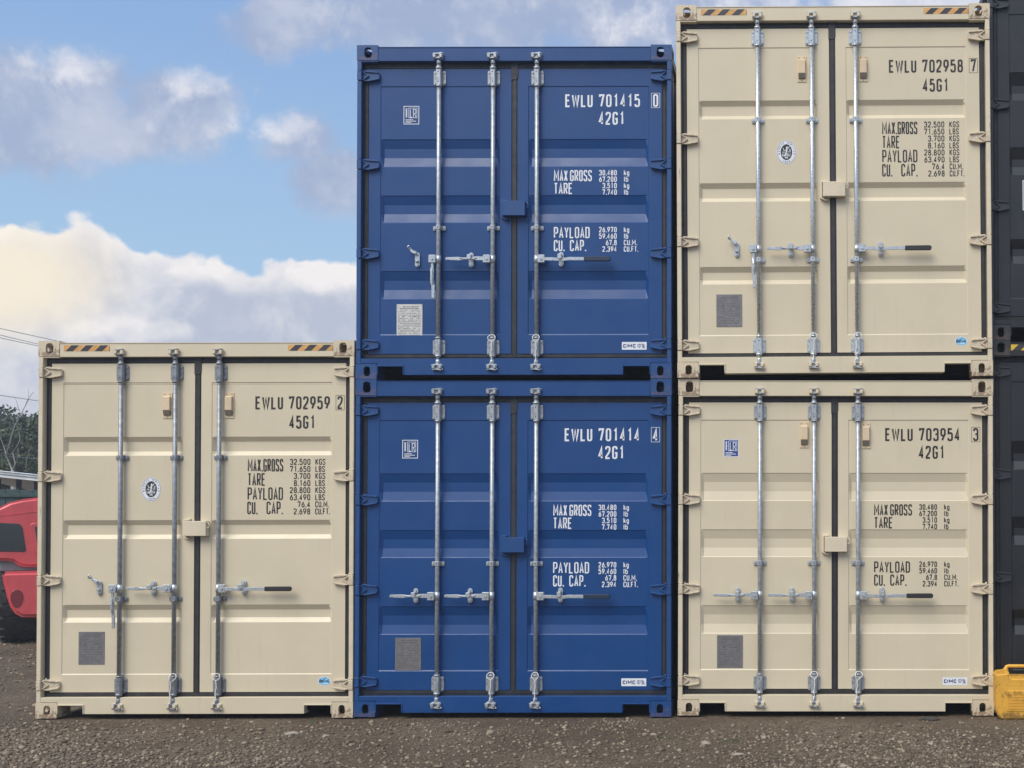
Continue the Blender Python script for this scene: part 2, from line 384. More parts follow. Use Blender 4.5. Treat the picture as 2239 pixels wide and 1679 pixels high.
# ------------------------------------------------------------------ container pieces
CW, LEN = 2.438, 12.192
YD = .045                      # door skin behind the castings' face
def oval(n, rx, rz, flat):     # slot-like hole outline, directions by angle
    return lambda a: (rx * math.copysign(abs(math.cos(a)) ** (2 / flat), math.cos(a)), rz * math.copysign(abs(math.sin(a)) ** (2 / flat), math.sin(a)))
def casting(top):
    def f(b):
        Wc, Dc, Hc, T = .162, .178, .118, .026
        bm = bmesh.new()
        def ring_face(o, u, v, su, sv, hole, nrm, hc):
            # outer face with a hole, a tunnel and the inner cavity face
            corners = [math.atan2(sgv * sv / 2 - hc[1], sgu * su / 2 - hc[0]) for sgu, sgv in ((1, 1), (-1, 1), (-1, -1), (1, -1))]
            ang = sorted(set([round(a, 6) for a in corners] + [round(-math.pi + 2 * math.pi * k / 28 + .01, 6) for k in range(28)]))
            def rect(a, hu, hv, inset):
                c, s_ = math.cos(a), math.sin(a); best = 1e9
                for lim, comp, cc in ((hu - inset, c, hc[0]), (hv - inset, s_, hc[1])):
                    if comp > 1e-9: best = min(best, (lim - cc) / comp)
                    if comp < -1e-9: best = min(best, (-lim - cc) / comp)
                return hc[0] + c * best, hc[1] + s_ * best
            def hol(a):
                c, s_ = math.cos(a), math.sin(a)
                k = 1 / ((abs(c) / hole[0]) ** 3 + (abs(s_) / hole[1]) ** 3) ** (1 / 3)
                return hc[0] + c * k, hc[1] + s_ * k
            P = lambda q, d: o + u * q[0] + v * q[1] - nrm * d
            A = [bm.verts.new(P(rect(a, su / 2, sv / 2, 0), 0)) for a in ang]
            B = [bm.verts.new(P(hol(a), 0)) for a in ang]
            C = [bm.verts.new(P(hol(a), T)) for a in ang]
            Dd = [bm.verts.new(P(rect(a, su / 2, sv / 2, T), T)) for a in ang]
            n = len(ang)
            for X, Y in ((A, B), (B, C), (C, Dd)):
                for i in range(n): bm.faces.new((X[i], X[(i + 1) % n], Y[(i + 1) % n], Y[i]))
        def plain(o, u, v, su, sv, nrm):
            for d, q in ((0, 0), (T, T)):
                bm.faces.new([bm.verts.new(o + u * a * (su / 2 - q) + v * c * (sv / 2 - q) - nrm * d) for a, c in ((-1, -1), (1, -1), (1, 1), (-1, 1))])
        X, Y, Z = Vector((1, 0, 0)), Vector((0, 1, 0)), Vector((0, 0, 1)); c = Vector((Wc / 2, Dc / 2, Hc / 2))
        fh = (.029, .040) if top else (.025, .038)
        ring_face(c - Y * Dc / 2, X, Z, Wc, Hc, fh, -Y, (.006, .0))
        ring_face(c - X * Wc / 2, Y, Z, Dc, Hc, (.038, .028), -X, (0, 0))
        zz = Z if top else -Z
        ring_face(c + zz * Hc / 2, X, Y, Wc, Dc, (.032, .060), zz, (0, 0))
        plain(c - zz * Hc / 2, X, Y, Wc, Dc, -zz)
        plain(c + Y * Dc / 2, X, Z, Wc, Hc, Y)
        plain(c + X * Wc / 2, Y, Z, Dc, Hc, X)
        bmesh.ops.remove_doubles(bm, verts=bm.verts, dist=.0002)
        es = [e for e in bm.edges if len(e.link_faces) == 2 and e.calc_face_angle(0) > .6]
        b.merge(bm, .0045, 2, .6)
    return f

def sill(b):          # door sill with the two fork pockets cut out
    z0, z1, zp = .030, .157, .097
    P = [(.164, z0), (.172, zp), (.360, zp), (.366, z0), (2.062, z0), (2.068, zp), (2.262, zp), (2.274, z0), (2.274, .121), (2.402, .121), (2.402, z1), (.036, z1), (.036, .121), (.164, .121)]
    b.prism(P, .004, .014, .002)
    b.box(.036, 2.402, .014, .11, .140, z1, .002)
    b.box(.366, 2.062, .014, .10, .030, .040)
    for x0, x1 in ((.163, .371), (2.057, 2.275)):     # flanged rims of the pockets
        b.box(x0 + .001, x1 - .001, -.004, .06, zp - .001, zp + .007, .001)
        b.box(x0 + (.0 if x0 > 1 else .0), x0 + .007, -.003, .06, z0 + .002, zp - .001, .001)
        b.box(x1 - .007, x1, -.003, .06, z0 + .002, zp - .001, .001)
def header(H):
    def f(b):
        b.box(.162, 2.276, .004, .085, H - .125, H - .014, .003)
        b.box(.036, .162, .004, .07, H - .1305, H - .1185, .002); b.box(2.276, 2.402, .004, .07, H - .1305, H - .1185, .002)
        b.box(.162, 2.276, .0, .0035, H - .020, H - .014, .001)
    return f
def post(H, hz, side):
    def f(b):
        zs = [.118] + [z + s for z in sorted(hz) for s in (-.041, .041)] + [H - .118]
        for i in range(0, len(zs), 2):
            b.box(.002, .036, .003, .075, zs[i], zs[i + 1], .003)
        b.box(.006, .034, .012, .074, .118, H - .118)       # core seen in the hinge gaps
        if side: 
            for v in b.bm.verts: v.co.x = CW - v.co.x
    return f
def gasket(zt, zb):
    def f(b):
        b.box(.0375, 2.4005, .052, .080, zb - .0425, zb + .002); b.box(.0375, 2.4005, .052, .080, zt - .002, zt + .047)
        b.box(.0375, .0795, .054, .080, zb, zt); b.box(2.3585, 2.4005, .054, .080, zb, zt)
        b.box(.040, 2.398, .047, .0525, zb - .030, zb - .006, .0025); b.box(.040, 2.398, .047, .0525, zt + .008, zt + .032, .0025)
        b.box(.050, .074, .049, .0545, zb, zt, .0025); b.box(2.364, 2.388, .049, .0545, zb, zt, .0025)
        b.box(1.190, 1.236, .050, .066, zb - .002, zt + .002)
        b.box(1.197, 1.229, .0445, .0505, zb - .012, zt + .045, .003)
        b.prism([(1.17, zt + .052), (1.262, zt + .052), (1.24, zt + .036), (1.24, zt - .06), (1.225, zt - .085), (1.185, zt - .085), (1.185, zt + .036)], .040, .0443, .001)
    return f
def door(x0, x1, px0, px1, zb, zt, zbl, ztl, rec, depth):
    """frame members plus pressed panel: rec = list of (top, flat top, flat bottom, bottom) heights"""
    def f(b):
        y = YD; step = .0045
        F = b.face
        # frame: four flat members round the panel
        F([(x0, y, zb), (px0, y, zb), (px0, y, zt), (x0, y, zt)]); F([(px1, y, zb), (x1, y, zb), (x1, y, zt), (px1, y, zt)])
        F([(px0, y, zb), (px1, y, zb), (px1, y, zbl), (px0, y, zbl)]); F([(px0, y, ztl), (px1, y, ztl), (px1, y, zt), (px0, y, zt)])
        # edges of the leaf
        yb = y + .05
        F([(x0, y, zb), (x0, y, zt), (x0, yb, zt), (x0, yb, zb)]); F([(x1, y, zb), (x1, yb, zb), (x1, yb, zt), (x1, y, zt)])
        F([(x0, y, zt), (x1, y, zt), (x1, yb, zt), (x0, yb, zt)]); F([(x0, y, zb), (x0, yb, zb), (x1, yb, zb), (x1, y, zb)])
        F([(x0, yb, zb), (x0, yb, zt), (x1, yb, zt), (x1, yb, zb)])
        prof = [(ztl, 0), (ztl - .006, step)]
        for a, c, d, e in rec: prof += [(a + .003, step), (a - .003, step + .004), (c, step + depth), (d, step + depth), (e + .003, step + .004), (e - .003, step)]
        prof += [(zbl + .008, step), (zbl, 0)]
        cols = [(px0, lambda d: 0), (px0 + .005, lambda d: min(d, step)), (px0 + .026, lambda d: d), (px1 - .026, lambda d: d), (px1 - .005, lambda d: min(d, step)), (px1, lambda d: 0)]
        V = [[b.bm.verts.new((x, y + fn(d), z)) for z, d in prof] for x, fn in cols]
        for i in range(len(cols) - 1):
            for k in range(len(prof) - 1):
                b.bm.faces.new((V[i][k], V[i][k + 1], V[i + 1][k + 1], V[i + 1][k]))
    return f
def hinge(b):        # blade around z = 0, hinge pin end at x=0
    b.box(.0025, .0375, -.003, .07, -.038, .038, .003)
    b.prism([(.030, -.037), (.082, -.040), (.163, -.026), (.168, -.018), (.168, .020), (.163, .030), (.082, .038), (.030, .036)], .024, .0445, .003)
    b.prism([(.036, .036), (.060, .044), (.085, .044), (.163, .032), (.163, .022), (.085, .028)], .013, .026, .002)   # upper rib
    b.prism([(.036, -.036), (.085, -.042), (.163, -.027), (.163, -.018), (.090, -.028)], .013, .026, .002)
    b.prism([(.034, .034), (.045, .034), (.088, .004), (.088, -.006), (.080, -.004)], .011, .025, .002)              # V ribs
    b.prism([(.034, -.034), (.045, -.034), (.086, -.004), (.078, .006), (.070, .002)], .0115, .025, .002)
    b.tube([(.019, .004, .035), (.019, .004, .047)], .006, 8); b.tube([(.050, .050, .036), (.050, .050, .052)], .007, 8)
def bearing(zc, down):
    def f(b):
        s_ = -1 if down else 1
        w2, h2 = .048, .057
        P = [(-w2 + .008, -h2), (w2 - .008, -h2), (w2, -h2 + .008), (w2, h2 - .008), (w2 - .008, h2), (-w2 + .008, h2), (-w2, h2 - .008), (-w2, -h2 + .008)]
        b.prism([(x, z + zc) for x, z in P], .036, .0443, .0015)
        H2 = .066
        P = [(-.024, .036), (-.024, .012), (-.017, -.004), (.017, -.004), (.024, .012), (.024, .036)]
        b.prism(P, zc - H2, zc + H2 - .004, .003, axis='z')
        b.tube([(0, .015, zc - s_ * (H2 - .001)), (0, .015, zc - s_ * (H2 + .010))], .0235, 14)
        b.tube([(0, .015, zc + s_ * (H2 - .005)), (0, .015, zc + s_ * (H2 + .012))], .0245, 14)
        for x in (-.036, .036):
            for z in (-.042, .042): b.disc(x, zc + z, .029, .0365, .0085, 8)
            b.disc(x, zc + .004, .033, .0365, .0045, 8)
        b.mi = 1
        for z in (-.038, .036): b.disc(-.001, zc + z, -.0046, -.0035, .0045, 8)
        b.mi = 0
    return f
def guide(zc):
    def f(b):
        b.prism([(x, z + zc) for x, z in ((-.048, -.017), (.048, -.017), (.050, 0), (.048, .017), (-.048, .017), (-.050, 0))], .037, .0443, .002)
        b.prism([(-.0225, .037), (-.0225, .012), (-.015, -.003), (.015, -.003), (.0225, .012), (.0225, .037)], zc - .018, zc + .021, .003, axis='z')
        for x in (-.036, .036): b.disc(x, zc, .030, .0375, .0085, 8)
        b.mi = 1; b.disc(0, zc + .002, -.0036, -.0025, .0048, 8); b.mi = 0
    return f
def cam_lock(zc, s_):      # s_=+1 at the top, -1 at the bottom; fork that hooks in the keeper
    def f(b):
        b.tube([(0, .012, zc - s_ * .055), (0, .012, zc - s_ * .042), (0, .010, zc - s_ * .038), (0, .010, zc - s_ * .022)], [.0185, .0185, .0165, .021], 12)
        b.tube([(0, .006, zc - s_ * .024), (0, .004, zc + s_ * .022)], [.013, .012], 8)
        for z, w_ in ((.020, .036), (-.014, .034)):
            P = [(-w_, z - .003), (-w_ * .3, z - .006), (w_ * .5, z - .004), (w_ * 1.05, z + .003), (w_ * .9, z + .010), (-w_ * .2, z + .004), (-w_, z + .005)]
            b.prism([(x, zc + s_ * q) for x, q in P], -.022, -.004, .0015)
    return f
def keeper(zc, s_):
    def f(b):
        b.prism([(-.038, zc - .020), (.036, zc - .022), (.040, zc + .016), (.026, zc + .024), (-.034, zc + .022)], -.006, .0035, .002)
        for x in (-.028, .022):
            b.prism([(x - .008, zc - .013), (x + .013, zc - .016), (x + .015, zc + .010), (x + .003, zc + .017), (x - .010, zc + .010)], -.030, -.006, .003)
        b.tube([(-.037, -.012, zc - .012), (-.030, -.024, zc + .002), (-.040, -.026, zc + .016)], .005, 6)
        b.tube([(.034, -.012, zc + s_ * .012), (.046, -.020, zc + s_ * .024)], .004, 6)
    return f
def rod(H):
    def f(b): b.tube([(0, .015, .110), (0, .015, H / 2), (0, .015, H - .110)], .0165, 18)
    return f
def hub(sx, zc):
    def f(b):
        b.box(sx * .014 if sx > 0 else -.068, .068 if sx > 0 else -.014, -.022, .020, zc - .033, zc + .030, .004)
        b.disc(sx * .041, zc - .002, -.029, -.0215, .012, 10)
        b.tube([(0, .015, zc - .03), (0, .015, zc + .028)], .0205, 14)
    return f
def handle_closed(zc):    # lies left of its rod
    def f(b):
        P = [(-.060, zc + .016), (-.120, zc + .017), (-.165, zc + .010), (-.220, zc + .008), (-.258, zc + .013), (-.352, zc + .011), (-.358, zc + .004), (-.356, zc - .009), (-.258, zc - .015), (-.215, zc - .010), (-.165, zc - .008), (-.110, zc - .014), (-.060, zc - .014)]
        b.prism([(x, z) for x, z in P], -.016, -.006, .002)
        b.prism([(-.115, zc + .010), (-.165, zc + .003), (-.255, zc + .006), (-.225, zc - .004), (-.165, zc - .012), (-.12, zc - .001)], -.024, -.0155, .002)
    return f
def handle_down(zc):      # swung open, hanging beside its rod
    def f(b):
        P = [(-.030, -.034), (-.030, -.070), (-.027, -.100), (-.030, -.150), (-.026, -.190), (-.020, -.205), (-.022, -.300), (-.028, -.306), (-.044, -.304), (-.046, -.205), (-.054, -.185), (-.056, -.080), (-.050, -.068), (-.050, -.034)]
        b.prism([(x, z + zc) for x, z in P], -.014, -.003, .002)
        b.tube([(-.044, -.016, zc - .075), (-.038, -.026, zc - .12), (-.036, -.026, zc - .16), (-.034, -.014, zc - .20)], .0055, 6)
    return f
def handle_right(zc):
    def f(b):
        P = [(.060, zc + .013), (.130, zc + .012), (.165, zc + .008), (.215, zc + .008), (.262, zc + .014), (.380, zc + .013), (.380, zc - .013), (.262, zc - .012), (.215, zc - .016), (.150, zc - .015), (.060, zc - .012)]
        b.prism(P, -.020, -.010, .002)
    return f
def grip(zc):
    def f(b):
        P = [(.372, zc + .018), (.565, zc + .019), (.575, zc + .013), (.578, zc), (.575, zc - .013), (.565, zc - .018), (.372, zc - .018)]
        b.prism(P, -.027, -.003, .004)
    return f
def catch(x, zc, opened):
    def f(b):
        n = 8; P = []
        for k in range(n + 1): a = math.pi * k / n; P.append((x + .019 * math.cos(a), zc + .038 + .019 * math.sin(a)))
        for k in range(n + 1): a = math.pi + math.pi * k / n; P.append((x + .019 * math.cos(a), zc - .038 + .019 * math.sin(a)))
        b.prism(P, .036, .0443, .0015)
        b.disc(x, zc - .040, .026, .0365, .010, 8); b.disc(x, zc + .040, .026, .0365, .010, 8)
        if not opened:
            b.prism([(x - .015, zc + .030), (x + .015, zc + .030), (x + .017, zc - .004), (x, zc - .012), (x - .017, zc - .004)], -.036, -.024, .003)
            b.box(x - .013, x + .013, -.030, .036, zc + .016, zc + .030, .003)
        else:
            b.box(x - .012, x + .012, .012, .036, zc - .022, zc - .004, .003)
            b.prism([(x + .004, zc + .058), (x - .030, zc + .072), (x - .052, zc + .094), (x - .062, zc + .082), (x - .040, zc + .052), (x - .008, zc + .034)], .010, .022, .003)
            b.tube([(x - .048, .014, zc + .080), (x - .060, .004, zc + .076), (x - .064, .0, zc + .094), (x - .050, .002, zc + .104)], .0065, 7)
    return f
def cord(zt, v):
    def f(b):
        zt_ = zt
        lx, rx = ((-.026, .028), (-.022, .034), (-.030, .028))[v]
        jx, jz = ((.002, -.045), (-.010, -.052), (.0, -.040))[v]
        b.tube([(lx * .6, .0, zt_ + .012), (lx, -.012, zt_ - .004), (lx * .9, -.014, zt_ - .02), (jx, -.016, zt_ + jz), (rx * .85, -.014, zt_ - .022), (rx, -.010, zt_ - .003), (rx * .6, .0, zt_ + .012), (0, .0, zt_ + .016), (lx * .6, .0, zt_ + .012)], .0030, 6)
        b.tube([(jx, -.016, zt_ + jz), (jx + .004, -.017, zt_ - .09), (jx - .004, -.017, zt_ - .13), (jx, -.016, zt_ - .175), (jx - .010, -.020, zt_ - .205)], .0034, 6)
    return f
def lock_box(zt, zb):
    def f(b):
        b.box(1.133, 1.307, -.014, .044, zb, zt, .003)
        b.prism([(1.112, zt + .014), (1.168, zt + .018), (1.168, zt + .004), (1.128, zt + .002), (1.128, zb - .004), (1.170, zb - .018), (1.170, zb - .024), (1.150, zb - .026), (1.112, zb - .006)], .016, .0444, .002)
        b.tube([(1.305, .0, zt - .016), (1.322, -.004, zt - .012), (1.331, -.005, zt - .030), (1.326, -.005, zt - .050), (1.312, -.005, zt - .050)], .0035, 7)
    return f
def vent(x, zt):
    def f(b):
        w2 = .036; zb = zt - .200
        b.box(x - w2, x + w2, .044, .0492, zb, zt, .001)
        b.prism([(.0490, zt - .024), (.022, zt - .034), (.022, zb + .062), (.0490, zb + .050)], x - .027, x + .027, .003, axis='x')
        b.mi = 1
        b.prism([(.0488, zb + .0505), (.024, zb + .0615), (.034, zb + .026), (.0488, zb + .022)], x - .0255, x + .0255, 0, axis='x')
        for dx_, z in ((-.020, zt - .012), (.020, zt - .012), (0, zb + .011)): b.disc(x + dx_, z, .041, .0442, .004, 6)
        b.mi = 0
    return f
def data_plate(x0, zt):
    def f(b):
        x1, zb = x0 + .200, zt - .252
        b.box(x0, x1, YD + .0008, YD + .0042, zb, zt, .0008)
        for x in (x0 + .008, x1 - .008):
            for z in (zt - .008, zb + .008): b.disc(x, z, YD - .0015, YD + .001, .003, 6)
        b.mi = 1; y = YD + .0003; rg = random.Random(int(x0 * 1000) + 3)
        z = zt - .018
        for k in range(17):
            hh = .0055 if k < 2 else .0038
            a, c = (x0 + .026, x1 - .026) if k < 3 else (x0 + .012, x1 - .012)
            x = a
            while x < c - .006:
                wd = rg.uniform(.007, .022)
                if rg.random() < .84: b.face([(x, y, z), (min(x + wd, c), y, z), (min(x + wd, c), y, z - hh), (x, y, z - hh)])
                x += wd + .004
            z -= .0130
        for x in (x0 + .055, x0 + .138): b.disc(x, zt - .094, y - .002, y - .0002, .005, 8)
    return f
def hazard(x0, x1, H):
    def f(b):
        zt, zb, y = H - .034, H - .080, .0030
        b.face([(x0, y, zt), (x0, y, zb), (x1, y, zb), (x1, y, zt)])
        b.mi = 1; n = 3; p = (x1 - x0) / 3.15
        for k in range(4):
            a = x0 + .012 + k * p; w_ = p * .52; sl = .046
            P = [(a, zb), (a + w_, zb), (a + w_ + sl, zt), (a + sl, zt)]
            P = [(min(x, x1), z) for x, z in P]
            if P[0][0] < x1: b.face([(x, y - .0005, z) for x, z in P])
    return f
def ell(b, cx, cz, rx, rz, y, n=36): b.face([(cx + rx * math.cos(2 * math.pi * k / n), y, cz + rz * math.sin(2 * math.pi * k / n)) for k in range(n)])
def ellr(b, cx, cz, rx, rz, th, y, n=40): ribbon(b, [Vector((cx + rx * math.cos(2 * math.pi * k / n), cz + rz * math.sin(2 * math.pi * k / n))) for k in range(n)], 1, th, y)
def emblem(cx, cz):
    def f(b):
        y = YD + .0035
        ell(b, cx, cz, .078, .095, y)
        b.mi = 1; ellr(b, cx, cz, .072, .089, .0028, y - .0004); ell(b, cx, cz, .045, .062, y - .0004)
        def ring(s_, a0, a1, flip=False):
            for i, ch in enumerate(s_):
                a = a0 + (a1 - a0) * i / (len(s_) - 1)
                px, pz = cx + .0585 * math.cos(a), cz + .0755 * math.sin(a)
                ca, sa = math.cos(a - math.pi / 2), math.sin(a - math.pi / 2)
                if flip: ca, sa = -ca, -sa
                text(b, ch, -.0045, .0045, .0068, .0136, .0026, y - .0005, xf=lambda p: Vector((px + p.x * ca - p.y * sa, pz + p.x * sa + p.y * ca)))
        ring('BUREAU VERITAS', R(190), R(-10)); ring('1828', R(248), R(292), True)
        b.mi = 0; yy_ = y - .0009
        def st(*p, th=.005): ribbon(b, [Vector((cx + x, cz + z)) for x, z in p], 0, th, yy_)
        ell(b, cx + .004, cz + .036, .0065, .008, yy_ - .0001, 12)
        st((.003, .028), (.001, .004), (-.006, -.018), (-.014, -.034), th=.012); st((.002, .0), (.007, -.020), (.004, -.038), th=.006)
        st((.004, .022), (.018, .034), (.024, .046), th=.0045); st((-.002, .020), (-.018, .010), (-.026, .034), th=.004)
        st((-.012, -.044), (.014, -.044), th=.007); st((-.034, .0), (-.012, .0), th=.005); st((.012, .002), (.034, .002), th=.005)
        st((.020, .012), (.030, .012), (.030, .022), (.020, .022), th=.004)
        for x in (-.032, .016): st((x, -.010), (x, -.030), (x + .012, -.030), (x + .012, -.010), th=.004)
    return f
def lr_mark(x0, zt, boxed):
    def f(b):
        x1, zb, y = x0 + .116, zt - .138, YD + .0037
        if boxed: b.face([(x0, y, zt), (x0, y, zb), (x1, y, zb), (x1, y, zt)]); b.mi = 1; b.face([(x0 + .005, y - .0003, zt - .005), (x0 + .005, y - .0003, zb + .005), (x1 - .005, y - .0003, zb + .005), (x1 - .005, y - .0003, zt - .005)]); b.mi = 0
        else: ribbon(b, [Vector(p) for p in ((x0, zb), (x0, zt), (x1, zt), (x1, zb))], 1, .005, y)
        y -= .0007
        ribbon(b, [Vector(p) for p in ((x0 + .038, zb + .048), (x0 + .038, zt - .014), (x1 - .014, zt - .014), (x1 - .014, zb + .048))], 1, .0035, y)
        text(b, 'L', x0 + .047, x0 + .066, zt - .022, .066, .0052, y); text(b, 'R', x0 + .071, x0 + .096, zt - .022, .066, .0052, y - .0003)
        rg = random.Random(5)
        for k in range(3):
            x = x0 + .014
            while x < x0 + (.07, .088, .055)[k]:
                w_ = rg.uniform(.005, .011); z = zb + .036 - k * .011
                b.face([(x, y, z), (x + w_, y, z), (x + w_, y, z - .006), (x, y, z - .006)]); x += w_ + .002
        z = zt - .016
        while z > zb + .052:
            h_ = rg.uniform(.004, .009); b.face([(x0 + .014, y, z), (x0 + .026, y, z), (x0 + .026, y, z - h_), (x0 + .014, y, z - h_)]); z -= h_ + .002
    return f
def maker_c(x0, zt):
    def f(b):
        y = YD - .0008; x1, zb = x0 + .192, zt - .060
        b.face([(x0, y, zt), (x0, y, zb), (x1, y, zb), (x1, y, zt)])
        b.mi = 1; text(b, 'CIMC', x0 + .010, x0 + .106, zt - .016, .029, .0072, y - .0004, rad=.5)
        text(b, 'z', x0 + .122, x0 + .147, zt - .012, .038, .0036, y - .0004); text(b, 'j', x0 + .151, x0 + .182, zt - .011, .040, .0034, y - .0004)
    return f
def maker_d(cx, cz):
    def f(b):
        y = YD - .0008
        ell(b, cx, cz, .050, .035, y); b.mi = 1; ell(b, cx, cz - .001, .045, .030, y - .0004)
        b.mi = 0
        ribbon(b, [Vector((cx + x, cz + z)) for x, z in ((-.045, .004), (-.02, .012), (0, .004), (.02, .012), (.044, .006))], 0, .004, y - .0006)
        ribbon(b, [Vector((cx + x, cz + z)) for x, z in ((-.030, -.018), (-.01, -.022), (.012, -.017), (.03, -.020))], 0, .005, y - .0006)
        b.mi = 2; text(b, 'DFIC', cx - .038, cx + .040, cz + .012, .020, .0052, y - .0010, rad=.5)
    return f
def number(s_, digit, x0, xd0, xd1, bx0, zt, ink, dr):
    y = YD - .0006; h = .101
    put('lettering', None, lambda b: text(b, 'EWLU', x0, x0 + .214, zt, h, .0138, y + .0036, gap=.26), ink, dr)
    put('lettering', None, lambda b: text(b, s_, xd0, xd1, zt, h, .0138, y + .0036, gap=.30), ink, dr)
    put('check_digit_frame', None, lambda b: ribbon(b, [Vector(p) for p in ((bx0, zt - h - .006), (bx0, zt + .006), (bx0 + .065, zt + .006), (bx0 + .065, zt - h - .006))], 1, .003, y - .0002), ink, dr)
    put('lettering', None, lambda b: text(b, digit, bx0 + .012, bx0 + .053, zt, h, .0138, y - .0003), ink, dr)
def type_code(s, x0, zt):
    def f(b): text(b, s, x0, x0 + .202, zt, .101, .0138, YD + .003, gap=.30)
    return f
def small_rows(rows, xr, xu, zt, h, pitch, adv, y, ink, dr, H):
    for i, (n_, u_, wd) in enumerate(rows):
        z = zt - i * pitch
        put('lettering', ('num', H, n_), lambda b: rtext(b, n_, xr, adv, z, h, .0068, y), ink, dr)
        put('lettering', ('unit', H, n_), lambda b: text(b, u_, xu, xu + wd, z, h, .0062, y, gap=.26), ink, dr)

def container(kind, col, H, loc, lean, label, num, digit, code, opts, group=None):
    big = H > 2.7
    c = thing('shipping_container', label, 'container', loc, (0, lean, 0), group)
    P, Cc, Hh, Gg = M[col], M[col + '_c'], M[col + '_h'], M[col + '_g']
    K = (kind, H)
    hz = [H - z for z in ((.244, 1.04, 1.842, 2.646) if big else (.235, .926, 1.618, 2.325))]
    zt, zb = H - .172, (.199 if not big else .192)
    ztl, zbl = (H - .306, .343) if not big else (H - .318, .326)
    for i, (x, y, z, top) in enumerate(((0, 0, H - .118, 1), (CW - .162, 0, H - .118, 1), (0, 0, 0, 0), (CW - .162, 0, 0, 0), (0, LEN, H - .118, 1), (CW - .162, LEN, H - .118, 1), (0, LEN, 0, 0), (CW - .162, LEN, 0, 0))):
        o = put('corner_casting', ('cast', top), casting(top), Cc, c, (x, y, z))
        flx = x > 1; fly = y > 1
        if flx or fly:
            # mirrored copies share the mesh through a mirrored version
            key = ('cast', top, flx, fly)
            if key not in CACHE:
                me = CACHE[('cast', top)].copy()
                me.transform(Matrix.Diagonal((-1 if flx else 1, -1 if fly else 1, 1, 1)))
                me.flip_normals(); CACHE[key] = me
            o.data = CACHE[key]; o.location = (CW if flx else 0, LEN if fly else 0, z)
            o.material_slots[0].link = 'OBJECT'; o.material_slots[0].material = Cc
    Pp = M.get(col + '_p', Hh); put('corner_post', ('post', K, 0), post(H, hz, 0), Pp, c); put('corner_post', ('post', K, 1), post(H, hz, 1), Pp, c)
    put('door_header', ('hdr', K), header(H), P, c); put('door_sill', 'sill', sill, P, c)
    put('door_gasket', ('gas', K), gasket(zt, zb), Gg, c)
    def wall(side):
        def f(b):
            x0 = 0.030; d = .036; ys = []; y = .10; n = 0
            prof = [(0, 0), (.070, 0), (.138, d), (.208, d), (.276, 0)]
            pts = [(.076, 0)]
            while y < LEN - .40:
                for yy2, dd in prof[:-1]: pts.append((y + yy2, dd))
                y += .276
            pts.append((LEN - .10, 0))
            for i in range(len(pts) - 1):
                (a, da), (e, de) = pts[i], pts[i + 1]
                b.face([(x0 + da, a, .16), (x0 + da, a, H - .07), (x0 + de, e, H - .07), (x0 + de, e, .16)])
            b.box(.012, .06, .178, LEN - .178, H - .075, H - .012, .003); b.box(.010, .06, .178, LEN - .178, .050, .165, .003)
            if side:
                for v in b.bm.verts: v.co.x = CW - v.co.x
        return f
    put('side_wall', ('wall', K, 0), wall(0), P, c); put('side_wall', ('wall', K, 1), wall(1), P, c)
    def roof(b):
        pts = [(.085, 0)]; y = .2
        while y < LEN - .3: pts += [(y, 0), (y + .03, .014), (y + .13, .014), (y + .16, 0)]; y += .21
        pts.append((LEN - .06, 0))
        for (a, da), (e, de) in zip(pts, pts[1:]): b.face([(.06, a, H - .024 + da), (CW - .06, a, H - .024 + da), (CW - .06, e, H - .024 + de), (.06, e, H - .024 + de)])
    put('roof', ('roof', K), roof, P, c)
    def rear(b):
        x = .1; pts = [(.04, 0)]
        while x < CW - .3: pts += [(x, 0), (x + .07, 0), (x + .11, .04), (x + .18, .04)]; x += .25
        pts.append((CW - .04, 0))
        for (a, da), (e, de) in zip(pts, pts[1:]): b.face([(a, LEN - .03 - da, .12), (a, LEN - .03 - da, H - .1), (e, LEN - .03 - de, H - .1), (e, LEN - .03 - de, .12)])
        b.box(.0, .16, LEN - .12, LEN - .005, .118, H - .118); b.box(CW - .16, CW, LEN - .12, LEN - .005, .118, H - .118)
        b.box(.16, CW - .16, LEN - .1, LEN - .005, .03, .14); b.box(.16, CW - .16, LEN - .1, LEN - .005, H - .12, H - .015)
    put('rear_wall', ('rear', K), rear, P, c)
    def under(b):
        b.box(.06, CW - .06, .10, LEN - .1, .145, .17)
        y = .40
        while y < LEN - .3: b.box(.06, CW - .06, y, y + .045, .05, .145); y += .42
    put('floor_frame', 'under', under, M['floor'], c)
    if big: rec = [(H - a, H - b_, H - c_, H - d_) for a, b_, c_, d_ in ((.735, .770, .845, .875), (1.380, 1.416, 1.490, 1.520), (2.034, 2.072, 2.132, 2.165))]
    else: rec = [(H - a, H - b_, H - c_, H - d_) for a, b_, c_, d_ in ((.722, .790, .862, .934), (1.161, 1.230, 1.300, 1.370), (1.750, 1.820, 1.892, 1.964))]
    dep = .024 if big else .032
    if col == 'blue': dep = .019
    if col == 'dark':
        rec = [(H - a, H - b_, H - c_, H - d_) for a, b_, c_, d_ in ((.78, .875, .935, 1.0), (1.374, 1.46, 1.52, 1.59), (2.10, 2.17, 2.225, 2.29))]; dep = .034
        K = K + ('dark',)
    dl = put('door', ('door', K, 0), door(.080, 1.188, .169, 1.098, zb, zt, zbl, ztl, rec, dep), P, c)
    dr = put('door', ('door', K, 1), door(1.238, 2.358, 1.318, 2.256, zb, zt, zbl, ztl, rec, dep), P, c)
    for z in hz:
        put('hinge', 'hinge', hinge, Hh, dl, (0, 0, z))
        if 'hingeR' not in CACHE:
            me = CACHE['hinge'].copy(); me.transform(Matrix.Diagonal((-1, 1, 1, 1))); me.flip_normals(); CACHE['hingeR'] = me
        put('hinge', 'hingeR', None, Hh, dr, (CW, 0, z))
    # hardware
    hy = H - (1.902 if big else 1.664)
    gal = opts.get('galv', M['galv'])
    rx_ = (.632, 1.052, 1.392)
